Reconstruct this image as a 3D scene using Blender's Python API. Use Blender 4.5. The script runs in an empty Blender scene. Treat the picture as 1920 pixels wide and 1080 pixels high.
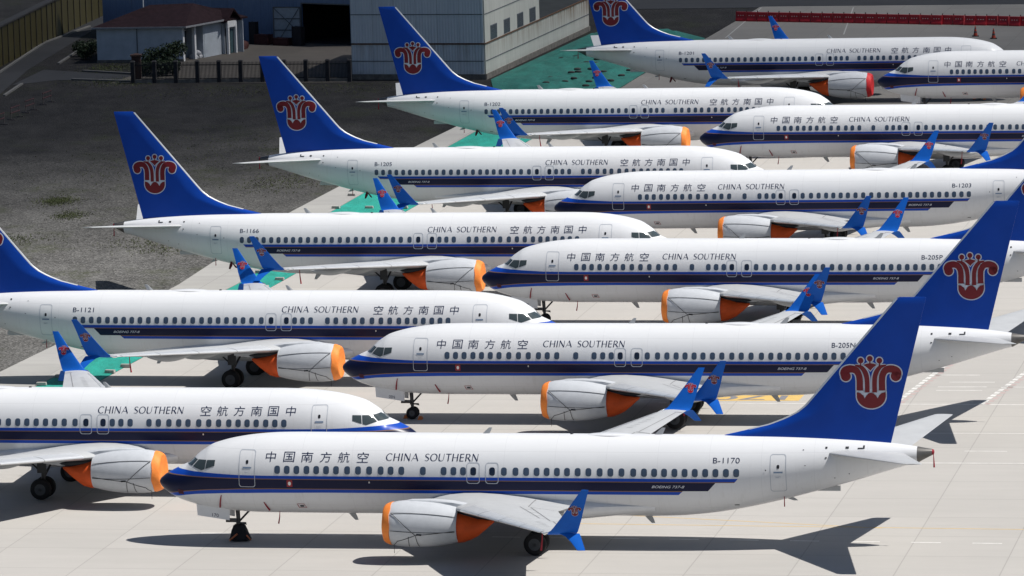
import bpy, bmesh, math, random
import numpy as np
from mathutils import Vector, Matrix, noise as mnoise
from mathutils.geometry import tessellate_polygon

random.seed(7)
rng = np.random.default_rng(7)
scene = bpy.context.scene
COL = scene.collection

# ------------------------------------------------------------------ camera
CAM_H, PITCH, ROLL, FPX = 48.7337, math.radians(8.12413), math.radians(-1.64514), 9742.6
cam_d = bpy.data.cameras.new("camera")
cam = bpy.data.objects.new("camera", cam_d)
COL.objects.link(cam)
cam_d.sensor_width = 36.0
cam_d.lens = 36.0 * FPX / 1920.0
cam_d.clip_start, cam_d.clip_end = 1.0, 9000.0
cam.matrix_world = Matrix.Translation((0, 0, CAM_H)) @ Matrix.Rotation(math.pi / 2 - PITCH, 4, 'X') @ Matrix.Rotation(ROLL, 4, 'Z')
scene.camera = cam

# ------------------------------------------------------------------ light
SUN_DIR = Vector((0.60, -0.10, 1.0)).normalized()
w = bpy.data.worlds.new("World")
scene.world = w
w.use_nodes = True
wn, wl = w.node_tree.nodes, w.node_tree.links
sky = wn.new("ShaderNodeTexSky")
sky.sky_type = 'NISHITA'
sky.sun_disc = False
sky.sun_elevation = math.asin(SUN_DIR.z)
sky.sun_rotation = math.atan2(SUN_DIR.x, SUN_DIR.y)
sky.altitude = 500.0
sky.dust_density = 0.6
wl.new(sky.outputs[0], wn["Background"].inputs[0])
wn["Background"].inputs[1].default_value = 0.05
sun_d = bpy.data.lights.new("sun", 'SUN')
sun_d.energy = 4.7
sun_d.angle = math.radians(0.53)
sun_d.color = (1.0, 0.965, 0.91)
sun = bpy.data.objects.new("sun", sun_d)
COL.objects.link(sun)
sun.rotation_euler = SUN_DIR.to_track_quat('Z', 'Y').to_euler()
scene.view_settings.view_transform = 'Standard'
scene.view_settings.look = 'None'
scene.view_settings.exposure = 0.25
scene.view_settings.gamma = 1.0
scene.view_settings.use_curve_mapping = False
scene.render.engine = 'CYCLES'
scene.cycles.max_bounces = 6
scene.cycles.diffuse_bounces = 3
scene.cycles.transparent_max_bounces = 48

# ------------------------------------------------------------------ materials
MATS = {}
class NG:
    def __init__(s, name):
        s.m = bpy.data.materials.new(name); s.m.use_nodes = True
        s.n, s.l = s.m.node_tree.nodes, s.m.node_tree.links
        s.b = s.n["Principled BSDF"]
    def node(s, t, **kw):
        n = s.n.new(t)
        for k, v in kw.items(): setattr(n, k, v)
        return n
    def inp(s, sock, v):
        if hasattr(v, 'is_output') or isinstance(v, bpy.types.NodeSocket): s.l.new(v, sock)
        else: sock.default_value = v
    def math(s, op, a, b=None, clamp=False):
        n = s.node("ShaderNodeMath", operation=op, use_clamp=clamp)
        s.inp(n.inputs[0], a)
        if b is not None: s.inp(n.inputs[1], b)
        return n.outputs[0]
    def mix(s, f, a, b):
        n = s.node("ShaderNodeMix", data_type='RGBA')
        s.inp(n.inputs[0], f); s.inp(n.inputs[6], rgba(a)); s.inp(n.inputs[7], rgba(b))
        return n.outputs[2]
    def obj(s): return s.node("ShaderNodeTexCoord").outputs["Object"]
    def mapping(s, vec, scale=(1, 1, 1), rot=(0, 0, 0)):
        n = s.node("ShaderNodeMapping"); s.l.new(vec, n.inputs[0])
        n.inputs["Scale"].default_value = scale; n.inputs["Rotation"].default_value = rot
        return n.outputs[0]
    def noise(s, vec, scale, detail=4, rough=.6):
        n = s.node("ShaderNodeTexNoise"); s.l.new(vec, n.inputs["Vector"])
        n.inputs["Scale"].default_value = scale; n.inputs["Detail"].default_value = detail; n.inputs["Roughness"].default_value = rough
        return n.outputs[0]
    def ramp(s, f, lo, hi):
        n = s.node("ShaderNodeMapRange"); s.inp(n.inputs[0], f)
        n.inputs[1].default_value = lo; n.inputs[2].default_value = hi
        return n.outputs[0]
    def bump(s, h, strength, dist=.02):
        n = s.node("ShaderNodeBump"); n.inputs["Strength"].default_value = strength; n.inputs["Distance"].default_value = dist
        s.l.new(h, n.inputs["Height"]); s.l.new(n.outputs[0], s.b.inputs["Normal"])
    def base(s, v): s.inp(s.b.inputs["Base Color"], rgba(v))
def rgba(c):
    return c if isinstance(c, bpy.types.NodeSocket) else (c[0], c[1], c[2], 1.0)

def mat(name, col, rough=.5, metal=0.0, var=.12, scale=3.0, coat=0.0, bump=0.0, bscale=20.0, spec=.35):
    """plain material with a little noise in its colour"""
    if name in MATS: return MATS[name]
    g = NG(name)
    if var:
        f = g.ramp(g.noise(g.obj(), scale, 5), .3, .7)
        lo = [c * (1 - var) for c in col]; hi = [min(1, c * (1 + var)) for c in col]
        g.base(g.mix(f, lo, hi))
    else:
        g.base(col)
    g.b.inputs["Roughness"].default_value = rough
    g.b.inputs["Metallic"].default_value = metal
    g.b.inputs["Coat Weight"].default_value = coat
    if bump: g.bump(g.noise(g.obj(), bscale, 4), bump)
    g.b.inputs["Specular IOR Level"].default_value = spec
    MATS[name] = g.m
    return g.m

WHITE = (.67, .68, .70)
BLUE = (.006, .055, .36)
BRIGHT = (.009, .108, .48)
NAVY = (.006, .009, .040)
M_white = mat("white_paint", WHITE, .28, var=.03, coat=.3)
M_fin = mat("blue_paint", BLUE, .36, var=.06, scale=.8, spec=.14)
M_wlet = mat("winglet_blue_paint", BRIGHT, .36, var=.05, spec=.14)
M_navy = mat("navy_lettering", (.012, .02, .06), .4, var=0)
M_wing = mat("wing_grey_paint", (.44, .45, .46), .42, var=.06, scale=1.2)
M_wing_shaded = mat("wing_underside_shaded_grey", (.20, .205, .215), .5, var=.08)  # grey underside, darkened so the shade under the wing is in its colour
M_orange2 = mat("red_orange_tarpaulin", (.62, .085, .014), .65, var=.16, scale=1.5, bump=1.0, bscale=2.8)
M_slat = mat("bare_metal_edge", (.78, .79, .80), .3, metal=.55, var=.05)
M_nac = mat("nacelle_grey", (.50, .52, .55), .36, var=.05, spec=.3)
M_metal = mat("tail_cone_metal", (.13, .125, .12), .45, metal=.5, var=.2)
M_orange = mat("orange_tarpaulin", (.92, .255, .045), .62, var=.16, scale=1.5, bump=1.0, bscale=2.8)
M_redtarp = mat("red_tarpaulin", (.55, .02, .025), .62, var=.16, scale=1.5, bump=1.0, bscale=2.8)
M_rope = mat("black_rope", (.02, .02, .022), .8, var=0)
M_glass = mat("cabin_window_glass", (.050, .075, .120), .2, var=.1)
M_cock = mat("cockpit_glass", (.045, .060, .065), .08, var=0, spec=.6)
M_frame = mat("door_outline_grey", (.42, .45, .50), .35, var=0)
M_tyre = mat("tyre_rubber", (.012, .012, .014), .85, var=.2)
M_bag = mat("black_gear_cover", (.010, .010, .013), .8, var=.3)
M_strut = mat("gear_strut_grey", (.045, .046, .05), .4, metal=.3, var=.15)
M_hub = mat("wheel_hub", (.06, .065, .075), .45, metal=.3, var=.1)
M_flag = mat("red_streamer", (.28, .015, .03), .7, var=.2)
M_emred = mat("emblem_red", (.155, .006, .013), .4, var=0)
M_emred_lit = mat("emblem_lit_red", (.42, .012, .035), .4, var=0)  # lit copy of the emblem red, sunlight put into the colour
M_emsil = mat("emblem_silver", (.50, .54, .62), .4, var=0)
M_type = mat("silver_lettering", (.55, .58, .65), .4, var=0)
M_dark = mat("dark_fitting", (.012, .014, .02), .5, var=0)
M_wmark = mat("white_port_mark", (.8, .78, .74), .5, var=0)
M_red = mat("red_marking", (.30, .02, .03), .5, var=0)

def livery():
    """white fuselage with the painted cheat lines; z of the curved edges is stored per vertex"""
    g = NG("airliner_livery")
    o = g.obj(); sep = g.node("ShaderNodeSeparateXYZ"); g.l.new(o, sep.inputs[0])
    s, z = sep.outputs[0], sep.outputs[2]
    def attr(n):
        a = g.node("ShaderNodeAttribute"); a.attribute_name = n; return a.outputs["Fac"]
    bt, nb, bb = attr("bt"), attr("nb"), attr("bb")
    AND = lambda *a: a[0] if len(a) == 1 else g.math('MULTIPLY', a[0], AND(*a[1:]))
    GT = lambda a, b: g.math('GREATER_THAN', a, b)
    LT = lambda a, b: g.math('LESS_THAN', a, b)
    def cut(s0, z0, k):   # slanted rear end: s < s0-(z0-z)*k
        return LT(s, g.math('SUBTRACT', s0, g.math('MULTIPLY', g.math('SUBTRACT', z0, z), k)))
    topc, midc, botc = cut(29.36, 3.6, .9), cut(28.26, 3.39, .92), cut(26.66, 2.98, 1.1)
    NT = 3.39
    top = AND(GT(z, NT + .04), LT(z, bt), topc)
    og1 = AND(GT(z, NT), LT(z, NT + .045), topc)
    nav = AND(GT(z, nb), LT(z, NT + .002), midc)
    og2 = AND(LT(z, nb), GT(z, g.math('SUBTRACT', nb, .045)), botc)
    bot = AND(LT(z, g.math('SUBTRACT', nb, .04)), GT(z, bb), botc)
    inf = g.node("ShaderNodeObjectInfo"); cv = g.node("ShaderNodeCombineXYZ"); g.l.new(g.math('MULTIPLY', inf.outputs["Random"], 61.0), cv.inputs[0]); g.l.new(g.math('MULTIPLY', inf.outputs["Random"], 17.0), cv.inputs[1])
    va = g.node("ShaderNodeVectorMath", operation='ADD'); g.l.new(o, va.inputs[0]); g.l.new(cv.outputs[0], va.inputs[1]); od = va.outputs[0]
    n1 = g.ramp(g.noise(g.mapping(od, (.25, 2, .6)), 1.6, 5), .35, .75)
    wht = g.mix(n1, (WHITE[0] * .965, WHITE[1] * .965, WHITE[2] * .965), WHITE)
    # belly grime
    gr = g.math('MULTIPLY', g.ramp(z, 2.35, 1.45), g.ramp(g.noise(g.mapping(od, (.35, 3, 1.5)), 1.3, 6), .35, .8), clamp=True)
    c = g.mix(g.math('MULTIPLY', gr, .35), wht, (.50, .48, .45))
    blue = (.006, .060, .40)
    # skin joints: rings along the barrel and a few lap seams
    def near(x, c0, h): return g.math('LESS_THAN', g.math('ABSOLUTE', g.math('SUBTRACT', x, c0)), h)
    fr = g.math('FRACT', g.math('DIVIDE', s, 2.54)); jn = g.math('MAXIMUM', g.math('LESS_THAN', fr, .008), g.math('MAXIMUM', near(z, 4.80, .010), near(z, 2.05, .010)))
    c = g.mix(g.math('MULTIPLY', jn, .16), c, (.25, .25, .27))
    strk = g.math('MULTIPLY', g.ramp(g.noise(g.mapping(od, (2.2, 1, .10)), 1.9, 5, .7), .54, .72), g.ramp(z, 4.9, 3.6))
    c = g.mix(g.math('MULTIPLY', strk, .20), c, (.40, .38, .35))
    c = g.mix(top, c, blue); c = g.mix(bot, c, blue)
    c = g.mix(og1, c, (.20, .115, .075)); c = g.mix(og2, c, (.20, .115, .075))
    c = g.mix(nav, c, NAVY)
    g.base(c)
    g.b.inputs["Roughness"].default_value = .3
    g.b.inputs["Specular IOR Level"].default_value = .18
    g.bump(g.noise(g.mapping(o, (.5, .5, .5)), 1.1, 2), .06, .05)
    return g.m
M_livery = livery()

# ------------------------------------------------------------------ mesh helpers
class MB:
    def __init__(s): s.v = []; s.f = []; s.mi = []; s.k = 0
    def add(s, vs, fs, mi=0):
        n = len(s.v); s.v += [tuple(map(float, p)) for p in vs]
        s.f += [tuple(i + n for i in f) for f in fs]; s.mi += [mi] * len(fs)
    def box(s, c, d, rz=0.0, mi=0, taper=1.0):
        x, y, z = d[0] / 2, d[1] / 2, d[2] / 2; ca, sa = math.cos(rz), math.sin(rz); vs = []
        for k in (-1, 1):
            t = taper if k > 0 else 1
            for a, b in ((-1, -1), (1, -1), (1, 1), (-1, 1)):
                px, py = a * x * t, b * y * t
                vs.append((c[0] + px * ca - py * sa, c[1] + px * sa + py * ca, c[2] + k * z))
        s.add(vs, [(3, 2, 1, 0), (4, 5, 6, 7), (0, 1, 5, 4), (1, 2, 6, 5), (2, 3, 7, 6), (3, 0, 4, 7)], mi)
    def prism(s, pts, z0, z1, mi=0):
        n = len(pts); tri = tessellate_polygon([[Vector((p[0], p[1], 0)) for p in pts]])
        vs = [(p[0], p[1], z0) for p in pts] + [(p[0], p[1], z1) for p in pts]
        area = sum(pts[i][0] * pts[(i + 1) % n][1] - pts[(i + 1) % n][0] * pts[i][1] for i in range(n))
        fs = []
        for t in tri:
            a, b, c = t
            ar = (pts[b][0] - pts[a][0]) * (pts[c][1] - pts[a][1]) - (pts[c][0] - pts[a][0]) * (pts[b][1] - pts[a][1])
            if ar < 0: a, b, c = a, c, b
            fs.append((a + n, b + n, c + n)); fs.append((c, b, a))
        for i in range(n):
            j = (i + 1) % n
            fs.append((i, j, j + n, i + n) if area > 0 else (j, i, i + n, j + n))
        s.add(vs, fs, mi)
    def rings(s, R, cap=(True, True), mi=0, closed=True):
        n = len(R[0]); base = []
        vs = [p for r in R for p in r]; fs = []
        for i in range(len(R) - 1):
            for j in range(n if closed else n - 1):
                k = (j + 1) % n
                fs.append((i * n + j, i * n + k, (i + 1) * n + k, (i + 1) * n + j))
        if cap[0]: fs.append(tuple(range(n - 1, -1, -1)))
        if cap[1]: fs.append(tuple((len(R) - 1) * n + j for j in range(n)))
        s.add(vs, fs, mi)
    def tube(s, pts, r, n=8, mi=0):
        pts = [Vector(p) for p in pts]; R = []
        rr = r if isinstance(r, (list, tuple)) else [r] * len(pts)
        for i, p in enumerate(pts):
            d = (pts[min(i + 1, len(pts) - 1)] - pts[max(i - 1, 0)]).normalized()
            u = d.cross(Vector((0, 0, 1)) if abs(d.z) < .9 else Vector((1, 0, 0))).normalized(); v2 = d.cross(u)
            R.append([p + rr[i] * (math.cos(t) * u + math.sin(t) * v2) for t in np.linspace(0, 2 * math.pi, n, endpoint=False)])
        s.rings(R, mi=mi)
    def bm(s):
        b = bmesh.new(); vs = [b.verts.new(p) for p in s.v]
        for f, m in zip(s.f, s.mi):
            try:
                q = b.faces.new([vs[i] for i in f]); q.material_index = m
            except ValueError: pass
        return b
    def mesh(s, name, mats, smooth=None, fix=True):
        b = s.bm(); return bm_mesh(b, name, mats, smooth, fix)
def bm_mesh(b, name, mats, smooth=None, fix=True):
    if fix: bmesh.ops.recalc_face_normals(b, faces=b.faces[:])
    me = bpy.data.meshes.new(name); b.to_mesh(me); b.free()
    for m in (mats if isinstance(mats, (list, tuple)) else [mats]): me.materials.append(m)
    if smooth is not None:
        for p in me.polygons: p.use_smooth = True
        if smooth < 170 and hasattr(me, 'set_sharp_from_angle'): me.set_sharp_from_angle(angle=math.radians(smooth))
    return me
def link(name, me, parent=None, **props):
    o = bpy.data.objects.new(name, me); COL.objects.link(o)
    if parent: o.parent = parent
    for k, v in props.items(): o[k] = v
    return o
def thing(name, label, cat, loc=(0, 0, 0), rz=0, group=None):
    o = bpy.data.objects.new(name, None); COL.objects.link(o); o.location = loc; o.rotation_euler = (0, 0, rz)
    o['label'] = label; o['category'] = cat
    if group: o['group'] = group
    return o

# ------------------------------------------------------------------ airliner shape
TAB = np.array([
(-.06,2.95,2.95,0.0),(0.0,3.08,2.80,.20),(0.12,3.20,2.64,.36),(0.4,3.40,2.42,.62),(0.8,3.61,2.18,.88),(1.3,3.84,1.98,1.10),(1.5,3.93,1.92,1.17),(1.75,4.14,1.85,1.25),(2.0,4.38,1.78,1.33),(2.4,4.66,1.70,1.43),(2.7,4.84,1.65,1.50),(3.2,5.01,1.58,1.60),(4.0,5.20,1.50,1.72),(5.0,5.35,1.45,1.81),(6.2,5.44,1.43,1.865),(7.5,5.46,1.43,1.88),
(12,5.46,1.43,1.88),(18,5.46,1.43,1.88),(24.5,5.46,1.43,1.88),(26.0,5.46,1.46,1.875),(27.5,5.46,1.58,1.85),(29,5.45,1.80,1.77),(31,5.43,2.22,1.58),(33,5.38,2.74,1.30),(35,5.27,3.30,.96),(36.5,5.14,3.76,.68),(37.4,5.03,4.03,.48),(37.96,4.95,4.18,.385)])
def pchip(x, y):
    h = np.diff(x); d = np.diff(y) / h; m = np.zeros_like(y)
    for i in range(1, len(x) - 1):
        if d[i-1] * d[i] > 0:
            w1 = 2*h[i] + h[i-1]; w2 = h[i] + 2*h[i-1]; m[i] = (w1 + w2) / (w1 / d[i-1] + w2 / d[i])
    m[0] = d[0]; m[-1] = d[-1]
    def f(q):
        q = np.clip(q, x[0], x[-1]); i = np.clip(np.searchsorted(x, q, side='right') - 1, 0, len(x) - 2)
        t = (q - x[i]) / h[i]
        return (2*t**3-3*t**2+1)*y[i] + (t**3-2*t**2+t)*h[i]*m[i] + (-2*t**3+3*t**2)*y[i+1] + (t**3-t**2)*h[i]*m[i+1]
    return f
ZT, ZB, HW = (pchip(TAB[:, 0], TAB[:, k]) for k in (1, 2, 3))
def fuspt(s, z, side, off=0.0):
    """point of the fuselage skin at station s and height z, pushed out by off"""
    zt, zb, hw = float(ZT(s)), float(ZB(s)), float(HW(s))
    c, h = (zt + zb) / 2, (zt - zb) / 2
    q = max(-.9995, min(.9995, (z - c) / h)); y = hw * math.sqrt(1 - q * q)
    ny, nz = y / hw**2, (h * q) / h**2; L = math.hypot(ny, nz) or 1
    return (s, side * (y + off * ny / L), c + h * q + off * nz / L)

PARTS = {'common': [], -1: [], 1: []}   # (key, name, mesh, parent key, label)
def part(where, key, name, me, parent=None, label=None): PARTS[where].append((key, name, me, parent, label))

def build_fuselage():
    ss = np.unique(np.concatenate([np.linspace(-.015, .4, 16), np.linspace(.4, 4, 40), np.linspace(4, 8, 22), np.linspace(8, 24.5, 24), np.linspace(24.5, 37.96, 60)]))
    ss = np.concatenate([[-.058, -.05, -.035], ss])
    n = 96; R = []
    for s in ss:
        zt, zb, hw = float(ZT(s)), float(ZB(s)), float(HW(s)); c, h = (zt + zb) / 2, (zt - zb) / 2
        R.append([(s, hw * math.sin(t), c + h * math.cos(t)) for t in np.linspace(0, 2 * math.pi, n, endpoint=False)])
    mb = MB(); mb.rings(R); me = mb.mesh("fuselage", M_livery, 60)
    X = np.empty(len(me.vertices) * 3); me.vertices.foreach_get("co", X); S = X[0::3]
    for nm, xs, ys in (("bt", (0, 1, 2.27, 3.3, 4.4, 6, 40), (3.68, 3.68, 3.66, 3.62, 3.585, 3.58, 3.60)),
                       ("nb", (0, .59, .94, 1.55, 2.7, 4.35, 6, 40), (2.46, 2.49, 2.56, 2.67, 2.80, 2.90, 2.94, 2.99)),
                       ("bb", (0, .85, 1.5, 2.1, 3.77, 5.9, 8.8, 40), (2.22, 2.30, 2.43, 2.52, 2.64, 2.70, 2.735, 2.80))):
        a = me.attributes.new(nm, 'FLOAT', 'POINT'); a.data.foreach_set("value", np.interp(S, xs, ys).astype(np.float32))
    part('common', 'fus', 'fuselage', me)
    # metal tail cone
    mb = MB(); R = []
    for s, c, r in ((37.94, 4.565, .392), (38.0, 4.565, .385), (38.3, 4.62, .27), (38.62, 4.68, .165), (38.66, 4.69, .14)):
        R.append([(s, r * math.sin(t), c + r * math.cos(t)) for t in np.linspace(0, 2 * math.pi, 28, endpoint=False)])
    mb.rings(R); part('common', 'cone', 'tail_cone', mb.mesh("tail_cone", M_metal, 40))
    mb = MB(); mb.rings([[(s, r * math.sin(t), 4.69 + r * math.cos(t)) for t in np.linspace(0, 2 * math.pi, 14, endpoint=False)] for s, r in ((38.655, .15), (38.74, .12), (38.76, .04))])
    mb.tube([(38.72, -.08, 4.62), (38.74, -.1, 4.3), (38.75, -.1, 3.95)], [.015, .03, .05], 6)
    part('common', 'conecover', 'exhaust_plug', mb.mesh("exhaust_plug", M_flag), 'cone')
    # belly fairing
    mb = MB(); R = []
    for t in np.linspace(0, 1, 30):
        s = 12.6 + t * 12.6; e = math.sin(math.pi * min(1, max(0, t)))**.55 if 0 < t < 1 else 0
        e *= min(1, (1 - t) / .3) ** .8; hw = 1.40 + .60 * e; zb = 1.66 - .36 * e; zc = 2.15
        R.append([(s, hw * math.copysign(abs(math.sin(a))**.75, math.sin(a)) * (.97 if math.cos(a) > 0 else 1), zc + (.45 * e + .02 if math.cos(a) > 0 else zc - zb) * math.copysign(abs(math.cos(a))**.8, math.cos(a))) for a in np.linspace(0, 2 * math.pi, 40, endpoint=False)])
    mb.rings(R); part('common', 'belly', 'wing_body_fairing', mb.mesh("wing_body_fairing", M_white, 50))
build_fuselage()

# --- fin
FLE = np.array([(4.9,28.0),(5.42,28.28),(5.68,29.4),(6.0,30.68),(6.3,31.46),(6.6,32.05),(6.92,32.46),(7.35,32.84),(9.0,34.25),(12.3,37.08)])
def fin_le(z): return float(np.interp(z, FLE[:, 0], FLE[:, 1]))
def fin_te(z): return 36.66 + (z - 5.14) * (38.46 - 36.66) / 7.14
def fin_y(s, z):
    d = max(0, s - fin_le(z)); e = max(0, fin_te(z) - s)
    return .20 * (1 - .5 * (z - 5) / 7.3) * min(1, math.sqrt(d / .9)) * min(1, .12 + .88 * math.sin(min(1, e / 3.6) * math.pi / 2)) + .004
def build_fin():
    zs = np.concatenate([np.linspace(4.9, 7.4, 26), np.linspace(7.6, 12.24, 16), [12.29]])
    cs = np.concatenate([[0, .004, .012, .025, .05, .08], np.linspace(.12, 1, 22)]); R = []
    for k, z in enumerate(zs):
        a, b = fin_le(z), fin_te(z)
        if k == len(zs) - 1: a += .10; b -= .03
        up = [(a + c * (b - a), -fin_y(a + c * (b - a), z) * (.35 if k == len(zs) - 1 else 1), z) for c in cs]
        R.append(up + [(p[0], -p[1], p[2]) for p in reversed(up)])
    mb = MB(); mb.rings(R); part('common', 'fin', 'vertical_fin', mb.mesh("vertical_fin", M_fin, 35))
    mb = MB(); R = []
    for z in np.concatenate([np.linspace(5.75, 7.35, 14), np.linspace(7.6, 12.22, 12)]):
        a = fin_le(z); dz = .01; slope = (fin_le(z + dz) - a) / dz
        nx, nz = -1 / math.hypot(1, slope), slope / math.hypot(1, slope)
        R.append([(a + .08, -fin_y(a + .08, z) - .006, z), (a + .03, -fin_y(a + .03, z) - .012, z), (a + nx * .03, 0, z + nz * .03), (a + .03, fin_y(a + .03, z) + .012, z), (a + .08, fin_y(a + .08, z) + .006, z)])
    mb.rings(R); part('common', 'finle', 'leading_edge', mb.mesh("leading_edge", M_slat, 50), 'fin')
build_fin()

# --- emblem (2-D, drawn in its own units; x right, y down)
def arc(cx, cy, rx, ry, a0, a1, n=14): return [(cx + rx * math.cos(math.radians(a)), cy + ry * math.sin(math.radians(a))) for a in np.linspace(a0, a1, n)]
def smooth_path(P, n=10):
    P = np.array(P, float); out = []
    for i in range(len(P) - 1):
        p0, p1, p2, p3 = P[max(i-1, 0)], P[i], P[i+1], P[min(i+2, len(P)-1)]
        for t in np.linspace(0, 1, n, endpoint=False):
            out.append(.5 * ((2*p1) + (-p0+p2)*t + (2*p0-5*p1+4*p2-p3)*t*t + (-p0+3*p1-3*p2+p3)*t**3))
    out.append(P[-1]); return np.array(out)
def ribbon(P, wd):
    P = np.array(P, float); d = np.gradient(P, axis=0); d /= np.linalg.norm(d, axis=1)[:, None] + 1e-9
    nrm = np.stack([-d[:, 1], d[:, 0]], 1); wd = np.interp(np.linspace(0, 1, len(P)), np.linspace(0, 1, len(wd)), wd)[:, None] / 2
    return P + nrm * wd, P - nrm * wd
def emblem_shapes(g):
    """polygons of the crest, grown by g"""
    out = []; quads = []
    for x, y in ((562, 285), (695, 257), (832, 285)):
        out.append(arc(x, y, 41 + g, 41 + g, 0, 345, 20)); quads.append(ribbon([(x, y), (x, y + 50), (x, 372)], [17 + 1.4 * g] * 2))
    out.append([(600 - g, 345), (650, 328 - g), (700, 322 - g), (750, 328 - g), (795 + g, 345), (735 + g, 392), (700, 432 + g), (662 - g, 392)])
    for m in (1, -1):
        X = lambda x: 705 + m * (x - 705)
        a, b = ribbon([(X(p[0]), p[1]) for p in smooth_path([(352, 520), (318, 470), (345, 425), (420, 405), (490, 425), (533, 490), (545, 570), (545, 650), (545, 716 + g * .3)])], [110 + 2 * g, 112 + 2 * g, 104 + 2 * g, 92 + 2 * g, 92 + 2 * g, 92 + 2 * g])
        quads.append((a, b)); out.append(arc(X(345), 510, 72 + g, 72 + g, 0, 345, 22))
        a, b = ribbon([(X(p[0]), p[1]) for p in smooth_path([(480, 352), (560, 375), (612, 430), (643, 510), (652, 600), (652, 700), (652, 745)])], [14 + g, 56 + 2 * g, 72 + 2 * g, 70 + 2 * g, 68 + 2 * g, 66 + 2 * g])
        quads.append((a, b))
    bowl = [(500 - g, 742 - g), (550, 752 - g), (590, 785 - g), (613, 830 - .8 * g), (640, 785 - g), (672, 757 - g), (706, 746 - g), (740, 757 - g), (772, 785 - g), (799, 830 - .8 * g), (822, 785 - g), (862, 752 - g), (915 + g, 742 - g)]
    bowl += [(916 + g, 800)] + arc(708, 800, 208 + g, 175 + g, 8, 172, 18) + [(500 - g, 800)]
    out.append(bowl)
    if g > 0: out.append([(492, 690), (924, 690), (924, 812), (492, 812)])
    return out, quads
def poly_bm(polys, quads=()):
    b = bmesh.new()
    for p in polys:
        p = [(float(x), float(y)) for x, y in p]
        vs = [b.verts.new((x, y, 0)) for x, y in p]
        for t in tessellate_polygon([[Vector((x, y, 0)) for x, y in p]]):
            try: b.faces.new([vs[i] for i in t])
            except ValueError: pass
    for A, B in quads:
        va = [b.verts.new((p[0], p[1], 0)) for p in A]; vb = [b.verts.new((p[0], p[1], 0)) for p in B]
        for i in range(len(va) - 1):
            try: b.faces.new([va[i], va[i+1], vb[i+1], vb[i]])
            except ValueError: pass
    return b
def grid_cut(b, stepx, stepy):
    for ax, st in ((0, stepx), (1, stepy)):
        if not st or not b.verts: continue
        lo = min(v.co[ax] for v in b.verts); hi = max(v.co[ax] for v in b.verts)
        for c in np.arange(math.ceil(lo / st) * st, hi, st):
            no = [0, 0, 0]; no[ax] = 1; co = [0, 0, 0]; co[ax] = c
            bmesh.ops.bisect_plane(b, geom=b.verts[:] + b.edges[:] + b.faces[:], plane_co=co, plane_no=no)
def decal(b, fn, name, m, step=(0, .1), flip=None):
    grid_cut(b, *step)
    for v in b.verts: v.co = Vector(fn(v.co.x, v.co.y, v.co.z))
    return bm_mesh(b, name, m, 180, fix=False)
def emblem_mesh(fn_red, fn_sil, name, step, red):
    A = poly_bm(*emblem_shapes(17)); grid_cut(A, step, step)
    for v in A.verts: v.co = Vector(fn_sil(v.co.x, v.co.y))
    for f in A.faces: f.material_index = 1
    me = bpy.data.meshes.new("tmp"); A.to_mesh(me); A.free()
    B = poly_bm(*emblem_shapes(0)); grid_cut(B, step, step)
    for v in B.verts: v.co = Vector(fn_red(v.co.x, v.co.y))
    B.from_mesh(me); bpy.data.meshes.remove(me)
    return bm_mesh(B, name, [red, M_emsil], None, fix=False)
def finmap(side, off):
    def f(x, y):
        s = 34.21 + (x - 255) / 905 * 3.05; z = 9.49 - (y - 195) / 805 * 2.74
        return (s, side * (fin_y(s, z) + off), z)
    return f
for side in (-1, 1):
    part(side, 'emb', 'emblem', emblem_mesh(finmap(side, .014), finmap(side, .007), "emblem", 60, M_emred), 'fin')

# --- lifting surfaces
AF = [(0,0),(.004,.16),(.015,.30),(.04,.48),(.08,.66),(.15,.86),(.25,.98),(.36,1.0),(.5,.90),(.65,.68),(.8,.40),(.92,.17),(1,.03)]
def section(le, chord, y, z, tc, ny=0.0, nz=1.0, camber=0.0, twist=0.0):
    up, lo = [], []
    for c, h in AF:
        t = h * tc * chord / 2; cm = camber * chord * 4 * c * (1 - c); zz = cm - c * chord * twist
        up.append((le + c * chord, y + ny * (t + cm), z + nz * t + zz)); lo.append((le + c * chord, y - ny * (t - cm) , z - nz * t * .85 + zz))
    return up + list(reversed(lo[1:-1])) + []
def wing_le(l): return 14.0 + (l - 1.9) * .62 if l < 4.83 else 15.82 + (l - 4.83) * .546
def wing_te(l): return 21.3 - (l - 1.9) * .03 if l < 5.8 else 21.18 + (l - 5.8) * .243
def wing_z(l): return 2.28 + (l - 1.9) * .096
def wing_tc(l): return float(np.interp(l, (0, 1.9, 5.8, 17.3), (.135, .135, .115, .10)))
WL = [(17.2, wing_z(17.2), wing_le(17.2), wing_te(17.2)), (17.31, 3.80, 22.72, 24.12), (17.40, 3.92, 22.92, 24.2), (17.48, 4.15, 23.12, 24.28), (17.58, 4.5, 23.40, 24.40), (17.78, 5.2, 23.94, 24.60), (18.0, 5.95, 24.50, 24.84)]
LB = [(17.36, 3.80, 23.30, 24.26), (17.5, 3.68, 23.62, 24.34), (17.72, 3.45, 23.92, 24.46), (18.0, 3.13, 24.24, 24.62)]
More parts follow.
